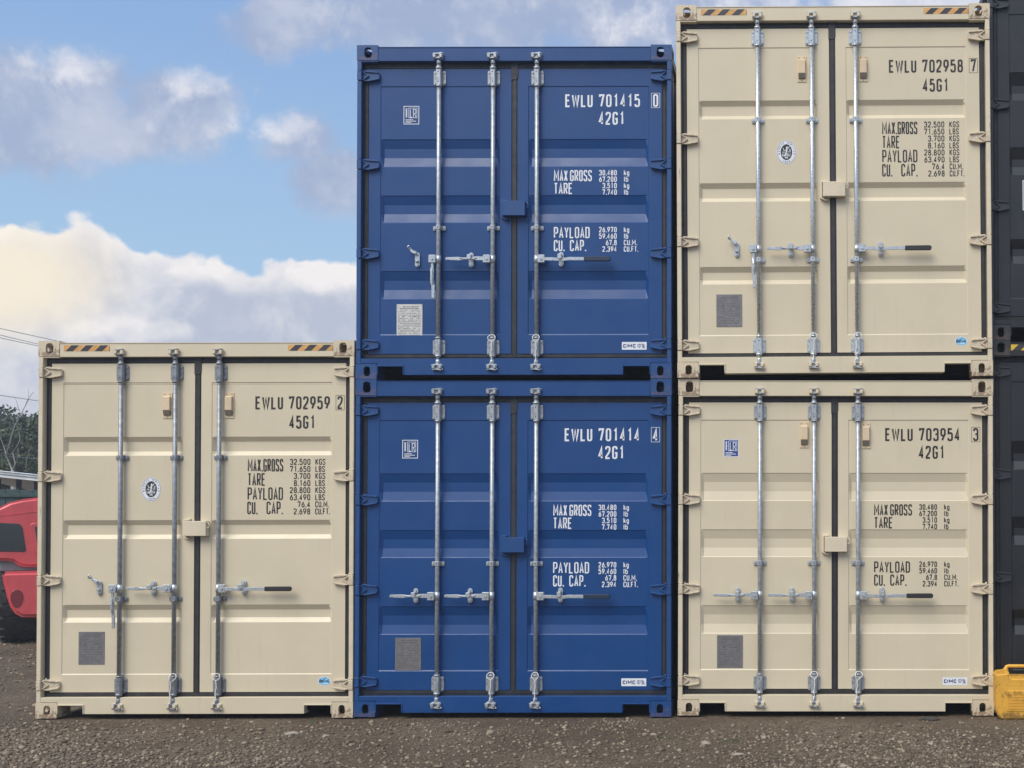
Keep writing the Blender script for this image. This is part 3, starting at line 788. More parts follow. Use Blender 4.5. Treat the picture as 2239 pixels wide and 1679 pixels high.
    for i, x in enumerate(rx_):
        r = put('locking_rod', ('rod', H), rod(H), gal, c, (x, 0, 0))
        for zc, s_ in ((H - .246, 0), (.246, 1)): put('rod_bearing', ('bear', round(zc, 3), s_), bearing(zc, s_), [gal, M['hole']], r)
        for zc, s_ in ((H - .092, 1), (.092, -1)):
            put('cam', ('cam', round(zc, 3)), cam_lock(zc, s_), M['zinc'] if opts.get('zinc') else gal, r)
            put('cam_keeper', ('keep', round(zc, 3)), keeper(zc, s_), Hh if col == 'beige' else gal, r)
        for zc in ((H - .895, H - 1.985) if big else (H - 1.418,)): put('rod_guide', ('guide', round(zc, 3)), guide(zc), [gal, M['hole']], r)
        opened = i == 0 and opts.get('open')
        if i < 2:
            put('handle_hub', ('hubL', H), hub(-1, hy), M['zinc'], r)
            if opened: put('handle', ('hdn', H), handle_down(hy), M['zinc'], r); put('handle_catch', ('cao', H), catch(-.170, hy + .002, True), M['zinc'], r)
            else: put('handle', ('hcl', H), handle_closed(hy), M['zinc'], r); put('handle_catch', ('cac', H), catch(-.172, hy, False), M['zinc'], r)
        else:
            put('handle_hub', ('hubR', H), hub(1, hy), M['zinc'], r); put('handle', ('hr', H), handle_right(hy - .004), M['zinc'], r)
            put('handle_catch', ('car', H), catch(.186, hy + .004, False), M['zinc'], r); put('handle_grip', ('grip', H), grip(hy - .004), M['gripb' if col == 'blue' else 'grip'], r)
        if i > 0 and opts.get('cords', 1): put('tie_cord', ('cord', (i + opts.get('cv', 0)) % 3), cord(.324, (i + opts.get('cv', 0)) % 3), M['cord'], r)
    bz = (H - 1.385, H - 1.500) if big else (H - 1.215, H - 1.330)
    put('lock_box', ('lbox', H), lock_box(*bz), Hh, dr)
    if col == 'beige':
        vz = H - (.390 if big else .324)
        put('vent', ('ventL', H), vent(.976, vz), [M['vent'], M['ventd']], dl); put('vent', ('ventR', H), vent(1.455, vz + (.0 if big else -.006)), [M['vent'], M['ventd']], dr)
    if opts.get('tape'):
        tp = [opts['tape'], M['tapek']]
        put('hazard_tape', ('tpl', H, col), hazard(.196 if col != 'dark' else .166, .550, H), tp, c); put('hazard_tape', ('tpr', H), hazard(1.925, 2.272, H), tp, c)
    # print
    ink = M['ink'] if col == 'beige' else M['white']
    if num:
        if big:
            number(num, digit, 1.655, 1.915, 2.232, 2.281, H - .420, ink, dr)
            put('lettering', None, type_code(code, 1.918, H - .570), ink, dr)
            z0 = H - .905; y = YD + .0030
            def line(k_, *args, **kw): put('lettering', ('let', H, k_), lambda b: text(b, *args, **kw), ink, dr)
            for s_, dz_, x1 in (('MAX.GROSS', 0, 1.873), ('TARE', .110, 1.735), ('PAYLOAD', .220, 1.872)): line(s_, s_, 1.598, x1, z0 - dz_, .098, .0102, y, gap=.20)
            line('CU.', 'CU.', 1.596, 1.675, z0 - .330, .098, .0102, y); line('CAP.', 'CAP.', 1.745, 1.872, z0 - .330, .098, .0102, y)
            small_rows((('32.500', 'KGS', .077), ('71.650', 'LBS', .073), ('3.700', 'KGS', .077), ('8.160', 'LBS', .073), ('28.800', 'KGS', .077), ('63.490', 'LBS', .073), ('76.4', 'CU.M.', .105), ('2.698', 'CU.FT.', .114)), 2.082, 2.122, z0, .0465, .0548, .0300, y, ink, dr, H)
        else:
            number(num, digit, 1.605, 1.868, 2.187, 2.277, H - .370, ink, dr)
            put('lettering', None, type_code(code, 1.866, H - .508), ink, dr)
            y = YD + .0030
            def line(k_, *args, **kw): put('lettering', ('let', H, k_), lambda b: text(b, *args, **kw), ink, dr)
            for s_, z, x1 in (('MAX', .962, 1.625), ('TARE', 1.062, 1.663), ('PAYLOAD', 1.406, 1.797)): line(s_, s_, 1.518, x1, H - z, .088, .0102, y, gap=.20)
            line('GROSS', 'GROSS', 1.643, 1.813, H - .962, .088, .0102, y, gap=.20)
            line('CU.', 'CU.', 1.518, 1.602, H - 1.507, .088, .0102, y); line('CAP.', 'CAP.', 1.643, 1.770, H - 1.507, .088, .0102, y)
            small_rows((('30.480', 'kg', .042), ('67.200', 'lb', .034), ('3.510', 'kg', .042), ('7.740', 'lb', .034)), 2.006, 2.062, H - .962, .043, .0504, .0262, y, ink, dr, H)
            small_rows((('26.970', 'kg', .042), ('59.460', 'lb', .034), ('67.8', 'CU.M.', .104), ('2.394', 'CU.FT.', .112)), 2.006, 2.062, H - 1.406, .043, .0504, .0262, y, ink, dr, H)
    pz = opts.get('pz', H - 2.0)
    put('data_plate', ('plate', pz), data_plate(.300, pz), [opts.get('plate', M['plate']), M['plate_i']], dl)
    if opts.get('emblem'): put('emblem_sticker', ('emb', H), emblem(.852, H - 1.138), [M['white'], M['ink']], dl)
    if opts.get('lr'): put('certification_sticker', ('lr', opts['lr']), lr_mark(.350, H - (.462 if opts['lr'] == 1 else .457), opts['lr'] == 2), [M['white'], M['stickb']], dl)
    if opts.get('mark') == 1: put('maker_sticker', 'mk1', maker_c(2.048, H - 2.303), [M['white'], M['inkb']], dr)
    if opts.get('mark') == 2: put('maker_sticker', 'mk2', maker_d(2.200, H - 2.622), [M['white'], M['cyan'], M['ink']], dr)
    if opts.get('outline'):
        def ol(b): ribbon(b, [Vector(p) for p in ((.276, 1.03), (.276, 1.26), (.456, 1.26), (.456, 1.03))], 1, .007, YD + .0035)
        put('sticker', None, ol, M['white'], dl)
    return c
HC, SC = 2.896, 2.591
container('a', 'beige', HC, (-5.877, -.0113, -.004), .0001, 'beige container standing alone at the left, number 702959 in black', '702959', '2', '45G1', dict(open=1, galv=M['galv2'], tape=M['orange'], pz=HC - 2.238, emblem=1, mark=2, cv=0, cord=1), 'beige containers')
container('b', 'blue', SC, (-3.4338, -.0075, .0005), .0016, 'dark blue container on the ground with another blue one on top of it', '701414', '4', '42G1', dict(lr=1, mark=1, pz=SC - 1.990, plate=M['plate'], cv=1), 'blue containers')
container('b', 'blue', SC, (-3.4291, -.0097, 2.5925), .00056, 'blue container on top of the blue stack, number 701415 in white', '701415', '0', '42G1', dict(open=1, lr=1, mark=1, pz=SC - 2.006, plate=M['plate_l'], cv=1, zinc=1), 'blue containers')
container('b', 'beige', SC, (-.9501, .0259, .0005), .0027, 'beige container on the ground beside the yellow jerrycan, blue square sticker on its door', '703954', '3', '42G1', dict(lr=2, mark=1, pz=SC - 1.978, cv=2), 'beige containers')
container('a', 'beige', HC, (-.9472, .0025, 2.5985), -.0041, 'beige container on top of the right-hand beige stack, number 702958 in black', '702958', '7', '45G1', dict(open=1, galv=M['zinc'], tape=M['orange'], pz=HC - 2.246, emblem=1, mark=2, cv=2), 'beige containers')
container('a', 'dark', HC, (1.482, .10, 0), 0, 'charcoal container on the ground at the right edge, behind the yellow jerrycan', None, None, None, dict(tape=M['yellowt'], cords=0), 'charcoal containers')
container('a', 'dark', HC, (1.482, .10, 2.899), 0, 'charcoal container on top of the charcoal stack at the right edge', None, None, None, dict(cords=0, outline=1), 'charcoal containers')

# ------------------------------------------------------------------ ground
def fbm(x, y, seed=0, octv=5, f0=1.0):
    rs = np.random.RandomState(seed); o = np.zeros_like(x); a = 1.0
    for k in range(octv):
        for j in range(4):
            th = rs.uniform(0, 2 * np.pi); ph = rs.uniform(0, 6.28); f = f0 * 2 ** k * rs.uniform(.8, 1.3)
            o += a * np.sin((x * np.cos(th) + y * np.sin(th)) * f + ph + 1.3 * np.sin((x * np.sin(th) - y * np.cos(th)) * f * .7 + ph * 2)) * .25
        a *= .52
    return o
def gheight(x, y):
    h = .016 * fbm(x, y, 3, 5, 1.4) + .005 * fbm(x, y, 9, 3, 14)
    under = np.clip((y + .30) / .30, 0, 1) * (y < 13)
    side = np.clip((x + 6.3) / .35, 0, 1)
    lvl = under * side
    near = np.clip((np.abs(y + .25) < 2.4) * 1.0, 0, 1)
    h = h * (1 - lvl) - .012 * lvl
    return np.where((y < -.02), np.minimum(h, .012) - .004, h - .004)
def lines(a, fine0, fine1, b, df, g=1.35):
    L = list(np.arange(fine0, fine1, df)); st = df; x = fine1
    while x < b: L.append(x); st *= g; x += st
    L.append(b); st = df; x = fine0; left = []
    while x > a: 
        x -= st; st *= g; left.append(max(x, a))
    return np.array(sorted(set(left + L)))
gx = lines(-700, -7.6, 2.9, 700, .028); gy = lines(-60, -2.6, .5, 900, .028, 1.22)
X, Y = np.meshgrid(gx, gy); Z = gheight(X, Y) * np.where(np.hypot(X, Y) > 60, 0, 1)
n0, n1 = len(gx), len(gy)
V3 = np.stack([X, Y, Z], -1).reshape(-1, 3)
ii = (np.arange(n1 - 1)[:, None] * n0 + np.arange(n0 - 1)[None]).reshape(-1)
F4 = np.stack([ii, ii + 1, ii + n0 + 1, ii + n0], -1)
def npmesh(name, V, F, smooth=False):
    me = bpy.data.meshes.new(name); k = F.shape[1]
    me.vertices.add(len(V)); me.vertices.foreach_set('co', V.astype(np.float32).ravel())
    me.loops.add(F.size); me.loops.foreach_set('vertex_index', F.astype(np.int32).ravel())
    me.polygons.add(len(F)); me.polygons.foreach_set('loop_start', np.arange(len(F), dtype=np.int32) * k)
    if smooth: me.polygons.foreach_set('use_smooth', np.ones(len(F), bool))
    me.update(calc_edges=True); return me
def ground_extra(q, O, c, p):
    a = q.noise(O, .9, 5, .6, .4); b = q.noise(O, 34, 5, .7); d = q.noise(O, 130, 3, .6)
    vo = q.node('ShaderNodeTexVoronoi'); vo.inputs['Scale'].default_value = 62; q.l.new(O, vo.inputs['Vector'])
    c = q.mix(q.ss(a, .38, .62), (.124, .090, .060, 1), (.190, .148, .104, 1))
    c = q.mix(q.ss(b, .35, .68), c, (.058, .042, .030, 1))
    st = q.m('MULTIPLY', q.ss(vo.outputs['Distance'], .30, .16), q.ss(b, .42, .6))
    c = q.mix(q.m('MULTIPLY', st, .65), c, q.mix(vo.outputs['Color'], (.12, .09, .07, 1), (.24, .195, .15, 1)))
    c = q.mix(q.ss(d, .62, .70, 0, .6), c, (.20, .165, .125, 1))
    h = q.m('ADD', q.m('MULTIPLY', b, .6), q.m('ADD', q.m('MULTIPLY', st, .5), q.m('MULTIPLY', d, .35)))
    bp = q.node('ShaderNodeBump'); bp.inputs['Distance'].default_value = .014; bp.inputs['Strength'].default_value = 1
    q.l.new(h, bp.inputs['Height']); q.l.new(bp.outputs[0], p.inputs['Normal'])
    return c
M['ground'] = mat('dirt_and_gravel', (.1, .09, .08), .9, spec=.25, extra=ground_extra)
g = bpy.data.objects.new('ground', npmesh('ground', V3, F4, True)); COL.objects.link(g); g.data.materials.append(M['ground']); g['kind'] = 'structure'

def stone_extra(q, O, c, p):
    at_ = q.node('ShaderNodeAttribute'); at_.attribute_name = 'tint'
    c = q.mix(q.m('MULTIPLY', at_.outputs['Fac'], 1.0), (.108, .082, .058, 1), (.50, .405, .295, 1))
    n = q.noise(O, 160, 3, .6)
    return q.mix(q.ss(n, .4, .7, 0, .45), c, (.11, .095, .08, 1))
M['stone'] = mat('gravel_stone', (.2, .18, .16), .85, spec=.3, extra=stone_extra)
rs = np.random.RandomState(11)
def ico(sub):
    b = bmesh.new(); bmesh.ops.create_icosphere(b, subdivisions=sub, radius=1); b.verts.ensure_lookup_table()
    v = np.array([x.co[:] for x in b.verts]); f = np.array([[q.index for q in x.verts] for x in b.faces]); b.free(); return v, f
iv, jf = ico(1)
def scatter(name, n, xs, ys, size, dens, kindlabel, seed):
    rs = np.random.RandomState(seed)
    px = rs.uniform(*xs, n); py = rs.uniform(*ys, n)
    keep = rs.uniform(0, 1, n) < dens(px, py); px, py = px[keep], py[keep]; n = len(px)
    r = size(rs.uniform(0, 1, n)) 
    base = np.stack([iv * (1 + rs.uniform(-.28, .28, (len(iv), 1))) for _ in range(12)])
    v = base[rs.randint(0, 12, n)] * (r[:, None, None] * np.stack([rs.uniform(.8, 1.3, n), rs.uniform(.7, 1.2, n), rs.uniform(.45, .85, n)], -1)[:, None, :])
    a = rs.uniform(0, 6.28, n); c, s_ = np.cos(a)[:, None], np.sin(a)[:, None]
    v = np.stack([v[..., 0] * c - v[..., 1] * s_, v[..., 0] * s_ + v[..., 1] * c, v[..., 2]], -1)
    tl = rs.normal(0, .35, n)[:, None]; v = np.stack([v[..., 0], v[..., 1] * np.cos(tl) - v[..., 2] * np.sin(tl), v[..., 1] * np.sin(tl) + v[..., 2] * np.cos(tl)], -1)
    v += np.stack([px, py, gheight(px, py) + r * .22], -1)[:, None, :]
    Vv = v.reshape(-1, 3); Ff = (jf[None] + (np.arange(n) * len(iv))[:, None, None]).reshape(-1, 3)
    me = npmesh(name, Vv, Ff); at_ = me.attributes.new('tint', 'FLOAT', 'POINT')
    at_.data.foreach_set('value', np.repeat(np.clip(rs.beta(.9, 2.6, n), 0, 1), len(iv)).astype(np.float32))
    me.materials.append(M['stone']); o = bpy.data.objects.new(name, me); COL.objects.link(o)
    tag(o, kindlabel, 'gravel', kind='stuff'); return o
def dens_front(x, y):
    band = np.clip((-y - .10) / .35, .05, 1)
    patch = .58 + .85 * fbm(x, y, 21, 4, 1.0)
    right = np.where(x > -1.2, np.clip((-y - .35) / .8, .10, 1), 1)
    return np.clip(patch, .22, 1) * band * right
scatter('gravel', 78000, (-7.0, 2.6), (-2.5, -.03), lambda u: .0036 + .0130 * u ** 2.8, dens_front, 'loose grey and tan gravel over brown dirt in front of the containers', 4)
scatter('gravel', 9000, (-10.6, -5.95), (-.4, 7.5), lambda u: .005 + .017 * u ** 3, lambda x, y: np.clip(.75 + .3 * fbm(x, y, 5, 3, 1), .2, 1), 'loose grey gravel on the yard beside the red forklift', 8)
scatter('gravel', 1100, (-7.0, 2.6), (-2.5, -.20), lambda u: .013 + .016 * u ** 3, dens_front, 'larger loose stones scattered among the gravel in front of the containers', 14)
iv2, jf2 = ico(2)
M['rock'] = mat('pale_rock', (.30, .255, .205), .9, var=.35, vscale=30, bump=.004, bscale=60)
M['rockd'] = mat('dark_rock', (.045, .040, .036), .9, var=.4, vscale=30, bump=.004, bscale=60)
def rock(px, py, r, label, name='rock', m_='rock', sq=.6, seed=0, cat='rock', ax=1.2):
    d = 1.631 * FPX / (py - VY); p = at(px, py, d)
    v = iv2 * 1.0; n = np.array([noise.noise(Vector(q) * 1.6 + Vector((seed, 0, 0))) for q in iv2]) * .55 + np.array([noise.noise(Vector(q) * 4 + Vector((seed, 3, 0))) for q in iv2]) * .25
    v = v * (1 + n[:, None]) * np.array([r * ax, r * .9, r * sq])
    me = npmesh(name, v, jf2); me.materials.append(M[m_]); o = bpy.data.objects.new(name, me); COL.objects.link(o)
    zg = float(gheight(np.array([p.x]), np.array([p.y]))[0]); o.location = (p.x, p.y, zg + r * sq * .35); tag(o, label, cat); return o
rock(1541, 1622, .030, 'pale tan rock on the gravel in front of the gap between blue and beige stacks', seed=1)
rock(1612, 1645, .034, 'flat sandy rock lying in the gravel, lower right of the pale tan rock', sq=.35, seed=2)
rock(1669, 1608, .021, 'small buff rock near the front edge of the right beige stack', seed=3)
rock(1842, 1668, .027, 'light rock at the bottom edge of the picture, right of centre', sq=.5, seed=4)
rock(2032, 1622, .022, 'tan stone in the dirt in front of the right fork pocket', seed=5)
rock(640, 1596, .040, 'flat pinkish stone in front of the left beige container, near its right corner', sq=.4, seed=6, ax=1.5)
rock(2178, 1592, .014, 'small white pebble in front of the yellow jerrycan', seed=7)
rock(2030, 1572, .046, 'dark lump of dirt tucked under the sill of the right beige container', name='dirt_clod', m_='rockd', sq=.42, seed=8, cat='dirt clod', ax=1.6)
rock(715, 1602, .022, 'brown stone right of the flat pinkish stone', seed=9)
rock(1428, 1604, .018, 'grey-brown stone before the right casting of the blue stack', seed=10)

# sparse grass blades
M['grass'] = mat('grass_green', (.075, .12, .035), .7, var=.3, vscale=20)
def tuft(px, py, n, spread, h, label):
    d = 1.631 * FPX / (py - VY); p = at(px, py, d); rg = random.Random(px); b = MB()
    for k in range(n):
        x, y = rg.gauss(0, spread), rg.gauss(0, spread * .6); a = rg.uniform(0, 6.28); hh = h * rg.uniform(.4, 1); ln = rg.uniform(.2, .9) * hh
        w_ = .0022; dx_, dy_ = math.cos(a), math.sin(a)
        P0, P1, P2 = Vector((x, y, -.004)), Vector((x + dx_ * ln * .4, y + dy_ * ln * .4, hh * .7)), Vector((x + dx_ * ln, y + dy_ * ln, hh))
        sd_ = Vector((-dy_, dx_, 0)) * w_
        b.face([P0 - sd_, P0 + sd_, P1 + sd_ * .7, P1 - sd_ * .7]); b.face([P1 - sd_ * .7, P1 + sd_ * .7, P2])
    o = put('grass', None, lambda q: None, M['grass'], None); me = b.mesh('grass'); me.materials.append(M['grass']); o.data = me
    o.location = (p.x, p.y, float(gheight(np.array([p.x]), np.array([p.y]))[0])); tag(o, label, 'grass', kind='stuff')
tuft(1601, 1616, 70, .05, .020, 'thin green grass sprouting from the gravel in front of the left corner of the right beige stack')
tuft(1452, 1612, 60, .06, .016, 'thin green grass in the gravel below the right corner of the blue stack')
tuft(690, 1573, 9, .03, .055, 'dry weed stalks beside the right fork pocket of the left beige container')

# ------------------------------------------------------------------ yellow jerrycan
def jug_extra(q, O, c, p):
    n = q.noise(O, 14, 7, .7, .6); n2 = q.noise(O, 60, 5, .7)
    sx = q.node('ShaderNodeSeparateXYZ'); q.l.new(O, sx.inputs[0])
    low = q.ss(sx.outputs[2], .0, .10, .16, 0)
    f = q.ss(q.m('ADD', q.m('ADD', n, q.m('MULTIPLY', n2, .25)), low), .64, .80)
    return q.mix(q.m('MULTIPLY', f, .75), c, (.12, .07, .025, 1))
M['jug'] = mat('yellow_plastic', (.70, .38, .05), .45, spec=.5, var=.08, vscale=5, bump=.0015, bscale=18, extra=jug_extra)
jl = at(2173, 1568, 9.10); j = thing('jerrycan', 'dirty yellow plastic jerrycan standing on the dirt beside the right beige container', 'jerrycan', (jl.x, -.16, -.006))
def jug_body(b):
    P = [(.042, 0), (.012, .035), (.004, .07), (.000, .33), (.006, .345), (.075, .352), (.098, .366), (.106, .325), (.125, .315), (.245, .315), (.262, .322), (.300, .326), (.306, .070), (.298, .035), (.268, 0)]
    b.prism(P, .0, .235, .012, seg=3)
    # pressed rib field and its rim
    b.prism([(.078, .075), (.088, .066), (.225, .066), (.235, .075), (.235, .215), (.225, .224), (.088, .224), (.078, .215)], -.004, .001, .003)
    for k in range(12): b.box(.090, .224, -.0072, -.0035, .080 + k * .0115, .0855 + k * .0115, .0015)
    b.tube([(.07, .002, .262), (.24, .002, .262)], .0035, 6); b.tube([(.055, .002, .05), (.047, .002, .16), (.05, .002, .29)], .004, 6)
    b.tube([(.028, .004, .10), (.045, .0, .13), (.028, .004, .16)], .004, 6)
def jug_handle(b):
    b.tube([(.090, .118, .330), (.090, .118, .372), (.096, .118, .386), (.112, .118, .391), (.235, .118, .391), (.252, .118, .380), (.262, .118, .315)], [.026, .018, .014, .013, .013, .015, .022], 10)
put('body', None, jug_body, M['jug'], j); put('handle', None, jug_handle, M['jug'], j)
put('cap', None, lambda b: b.tube([(.282, .118, .330), (.282, .118, .368)], .024, 14), M['jug'], j)
j.rotation_euler = (0, 0, R(-2))

# ------------------------------------------------------------------ red forklift seen from behind
M['red'] = mat('red_paint', (.66, .085, .10), .34, coat=.7, var=.10, vscale=4, extra=grime(.3, (.32, .14, .12, 1)))
M['tyre'] = mat('tyre_rubber', (.035, .035, .034), .85, var=.3, vscale=14, bump=.003, bscale=30)
M['steelk'] = mat('dark_steel', (.05, .055, .06), .5, var=.2)
M['gapshade'] = mat('grey_gap_shade', (.17, .19, .21), .45, var=.15)  # bluish grey that paints in the shade of the fender gap
M['glass'] = mat('dark_glass', (.035, .045, .055), .08, spec=.8)
fk = thing('forklift', 'red forklift with a black tyre, mostly hidden behind the left beige container', 'forklift', (-8.58, 5.10, 0), (0, 0, R(31)))
fk.scale = (.83, 1, 1)
def hood(b):
    L = [(-1.09, .985), (-1.13, 1.20), (-1.135, 1.38), (-1.11, 1.52), (-1.03, 1.605), (-.90, 1.668), (-.75, 1.703), (-.60, 1.722), (-.3, 1.735)]
    lo = [(-1.09, .985), (-.93, .985), (-.86, .975), (-.79, .925), (-.70, .905)]
    P = L + [(-x, z) for x, z in L[::-1]] + [(-x, z) for x, z in lo[1:]] + [(x, z) for x, z in lo[:0:-1]]
    b.prism(P, .0, 2.1, .035, seg=3)
put('hood', None, hood, M['red'], fk)
put('hood_seam', None, lambda b: b.prism([(-1.115, 1.500), (-.3, 1.592), (.3, 1.592), (1.115, 1.500), (1.115, 1.494), (.3, 1.586), (-.3, 1.586), (-1.115, 1.494)], -.004, .01), M['red'], fk)
for s_ in (-1, 1):
    put('side_window', None, lambda b: b.prism([(s_ * x, z) for x, z in ((-1.105, 1.435), (-.78, 1.415), (-.745, 1.375), (-.700, 1.10), (-.72, 1.085), (-1.105, 1.10))], -.006, .02, .004), M['glass'], fk)
def grille(b):
    P = [(-.655, 1.41), (-.60, 1.425), (.60, 1.425), (.655, 1.41), (.66, 1.36), (.60, 1.08), (.55, 1.02), (-.55, 1.02), (-.60, 1.08), (-.66, 1.36)]
    b.prism(P, -.014, .01, .006); 
put('grille_frame', None, grille, M['red'], fk)
put('grille', None, lambda b: [b.prism([(x * .92, (z - 1.22) * .86 + 1.22) for x, z in ((-.655, 1.41), (.655, 1.41), (.60, 1.08), (.55, 1.02), (-.55, 1.02), (-.60, 1.08))], -.020, .0, .004)], M['steelk'], fk)
put('fender_gap_shade', None, lambda b: b.prism([(-1.02, .86), (-1.0, .985), (-.94, .99), (.94, .99), (1.0, .985), (1.02, .86)], .06, 1.9, .01), M['gapshade'], fk)  # solid band between hood and counterweight, coloured as the shade in the fender gap
def weight(b):
    L = [(-.985, .862), (-.96, .74), (-.915, .57), (-.88, .46), (-.82, .375), (-.74, .33), (-.62, .322)]
    b.prism(L + [(-x, z) for x, z in L[::-1]], -.12, .62, .04, seg=3)
put('counterweight', None, weight, M['red'], fk)
for s_ in (-1, 1):
    put('tail_lamp', None, lambda b: b.prism([(s_ * (-.80 + .075 * math.cos(a) * (1 + .2 * math.sin(a))), .55 + .105 * math.sin(a)) for a in [2 * math.pi * k / 14 for k in range(14)]], -.128, -.115, .004), mat('lamp_recess', (.20, .03, .04), .4), fk)
def tyre(cx, cy, rad, wd):
    def f(b):
        N = 34; prof = [(-wd / 2, .62), (-wd / 2, .88), (-wd / 2 + .03, .965), (-wd / 2 + .05, .99), (wd / 2 - .05, .99), (wd / 2 - .03, .965), (wd / 2, .88), (wd / 2, .62)]
        rings = [[b.bm.verts.new((cx + x, cy + rad * k * math.cos(a), rad + rad * k * math.sin(a))) for x, k in prof] for a in [2 * math.pi * i / N for i in range(N)]]
        for i in range(N):
            for k in range(len(prof) - 1): b.bm.faces.new((rings[i][k], rings[i][k + 1], rings[(i + 1) % N][k + 1], rings[(i + 1) % N][k]))
        for i in range(22):      # tread blocks, staggered left and right
            for s2 in (-1, 1):
                a = 2 * math.pi * (i + (.5 if s2 > 0 else 0)) / 22; da = .115; r0, r1 = rad * .975, rad * 1.005
                P = []
                for rr in (r0, r1):
                    for x, q in ((s2 * (wd / 2 + .002), -da), (s2 * (wd / 2 + .002), da * .9), (s2 * .012, da * .2), (s2 * .012, -da * 1.5)):
                        P.append(b.bm.verts.new((cx + x, cy + rr * math.cos(a + q), rad + rr * math.sin(a + q))))
                b.bm.faces.new(P[4:]); 
                for q in range(4): b.bm.faces.new((P[q], P[(q + 1) % 4], P[4 + (q + 1) % 4], P[4 + q]))
    return f
def rim(cx, cy, rad, wd):
    def f(b): b.tube([(cx - wd / 2 + .03, cy, rad), (cx + wd / 2 - .03, cy, rad)], rad * .63, 20)
    return f
for wx, wy, rd, wd in ((-.80, .52, .54, .42), (.80, .52, .54, .42), (-.78, 2.75, .56, .46), (.78, 2.75, .56, .46)):
    wh = put('wheel', None, tyre(wx, wy, rd, wd), M['tyre'], fk); put('rim', None, rim(wx, wy, rd, wd), M['red'], wh)
put('chassis', None, lambda b: (b.box(-.42, .42, .3, 3.3, .25, .95, .02), b.box(-1.0, 1.0, 2.1, 3.3, .80, 1.2, .03)), M['steelk'], fk)
def guard(b):
    for x in (-.45, .45): b.tube([(x, .5, 1.72), (x * .95, .7, 2.2), (x * .95, 2.0, 2.22), (x, 2.5, 1.1)], .035, 8)
    for k in range(6): b.tube([(-.43, .75 + k * .24, 2.21), (.43, .75 + k * .24, 2.21)], .02, 6)
put('overhead_guard', None, guard, M['steelk'], fk)
put('mast', None, lambda b: (b.box(-.42, -.32, 3.35, 3.5, .1, 2.2, .005), b.box(.32, .42, 3.35, 3.5, .1, 2.2, .005), b.box(-.32, .32, 3.36, 3.46, 2.05, 2.15), b.box(-.5, .5, 3.5, 3.56, .3, .75)), M['steelk'], fk)

# ------------------------------------------------------------------ behind: fence, shed roof, trees, cables
M['fence'] = mat('green_boards', (.030, .062, .060), .7, var=.2, vscale=5)
FD = 21.0
fx0, fx1, fy = -19.5, -5.0, FD - 9.2
fe = thing('board_fence', 'dark green board fence behind the red forklift', 'fence', (fx0, fy, 0))
zt_ = 1.631 + (VY - 1066) / FPX * FD
n = int((fx1 - fx0) / .24)
for k in range(n):
    put('board', 'fboard', lambda b: b.box(.0, .234, 0, .025, .03, zt_, .004), M['fence'], fe, (k * .24, random.uniform(-.004, .004), random.uniform(-.012, .012)))
zr = 1.631 + (VY - 1078) / FPX * FD
for z in (zr, .5): put('rail', 'frail', lambda b: b.box(0, fx1 - fx0, -.045, -.006, -.03, .03, .004), M['fence'], fe, (0, 0, z))
for k in range(8): put('post', 'fpost', lambda b: b.box(0, .11, -.11, -.006, 0, zt_ + .06, .004), M['fence'], fe, (.35 + k * 1.95, -.04, 0))

M['tin'] = mat('white_sheet_metal', (.80, .82, .82), .45, var=.1, vscale=3)
M['timber'] = mat('dark_timber', (.035, .045, .042), .8)
a0, a1 = at(0, 1031, 24.0), at(81, 1039.5, 23.9); dv = (a1 - a0); e0, e1 = a0 - dv * 1.6, a0 + dv * 1.9
sh = thing('lean_to_roof', 'low shed roof with a white sheet-metal edge above the green fence', 'roof', (e0.x, e0.y, 0))
def gutter(b):
    A, B = Vector((0, 0, e0.z)), Vector((e1.x - e0.x, e1.y - e0.y, e1.z)); up = Vector((0, 0, 1)); nb = Vector((dv.y, -dv.x, 0)).normalized()
    for z0, z1, q in ((-.065, .0, 0), (.006, .055, .03), (.055, .065, .06)):
        P = [A + up * z0 + nb * q, A + up * z1 + nb * q, B + up * z1 + nb * q, B + up * z0 + nb * q]; b.face(P); b.face([p - nb * .12 for p in P])
        b.face([P[1], P[2], P[2] - nb * .12, P[1] - nb * .12]); b.face([P[0], P[3], P[3] - nb * .12, P[0] - nb * .12])
put('gutter', None, gutter, M['tin'], sh)
def rsheet(b):
    A, B = Vector((0, 0, e0.z)), Vector((e1.x - e0.x, e1.y - e0.y, e1.z)); nb = Vector((-dv.y, dv.x, 0)).normalized() * 3
    P = [A, B, B + nb + Vector((0, 0, -.5)), A + nb + Vector((0, 0, -.5))]; b.face([p + Vector((0, 0, .0)) for p in P]); b.face([p + Vector((0, 0, -.04)) for p in P])
put('roof_sheet', None, rsheet, M['tin'], sh)
for k, px in enumerate((-60, -10, 35, 74)):
    p = at(px, 1040, 24.3); q0 = Vector((p.x - e0.x, p.y - e0.y, 0))
    put('post', None, lambda b: b.box(q0.x, q0.x + .07, q0.y, q0.y + .07, 0, p.z - .02), M['timber'], sh)

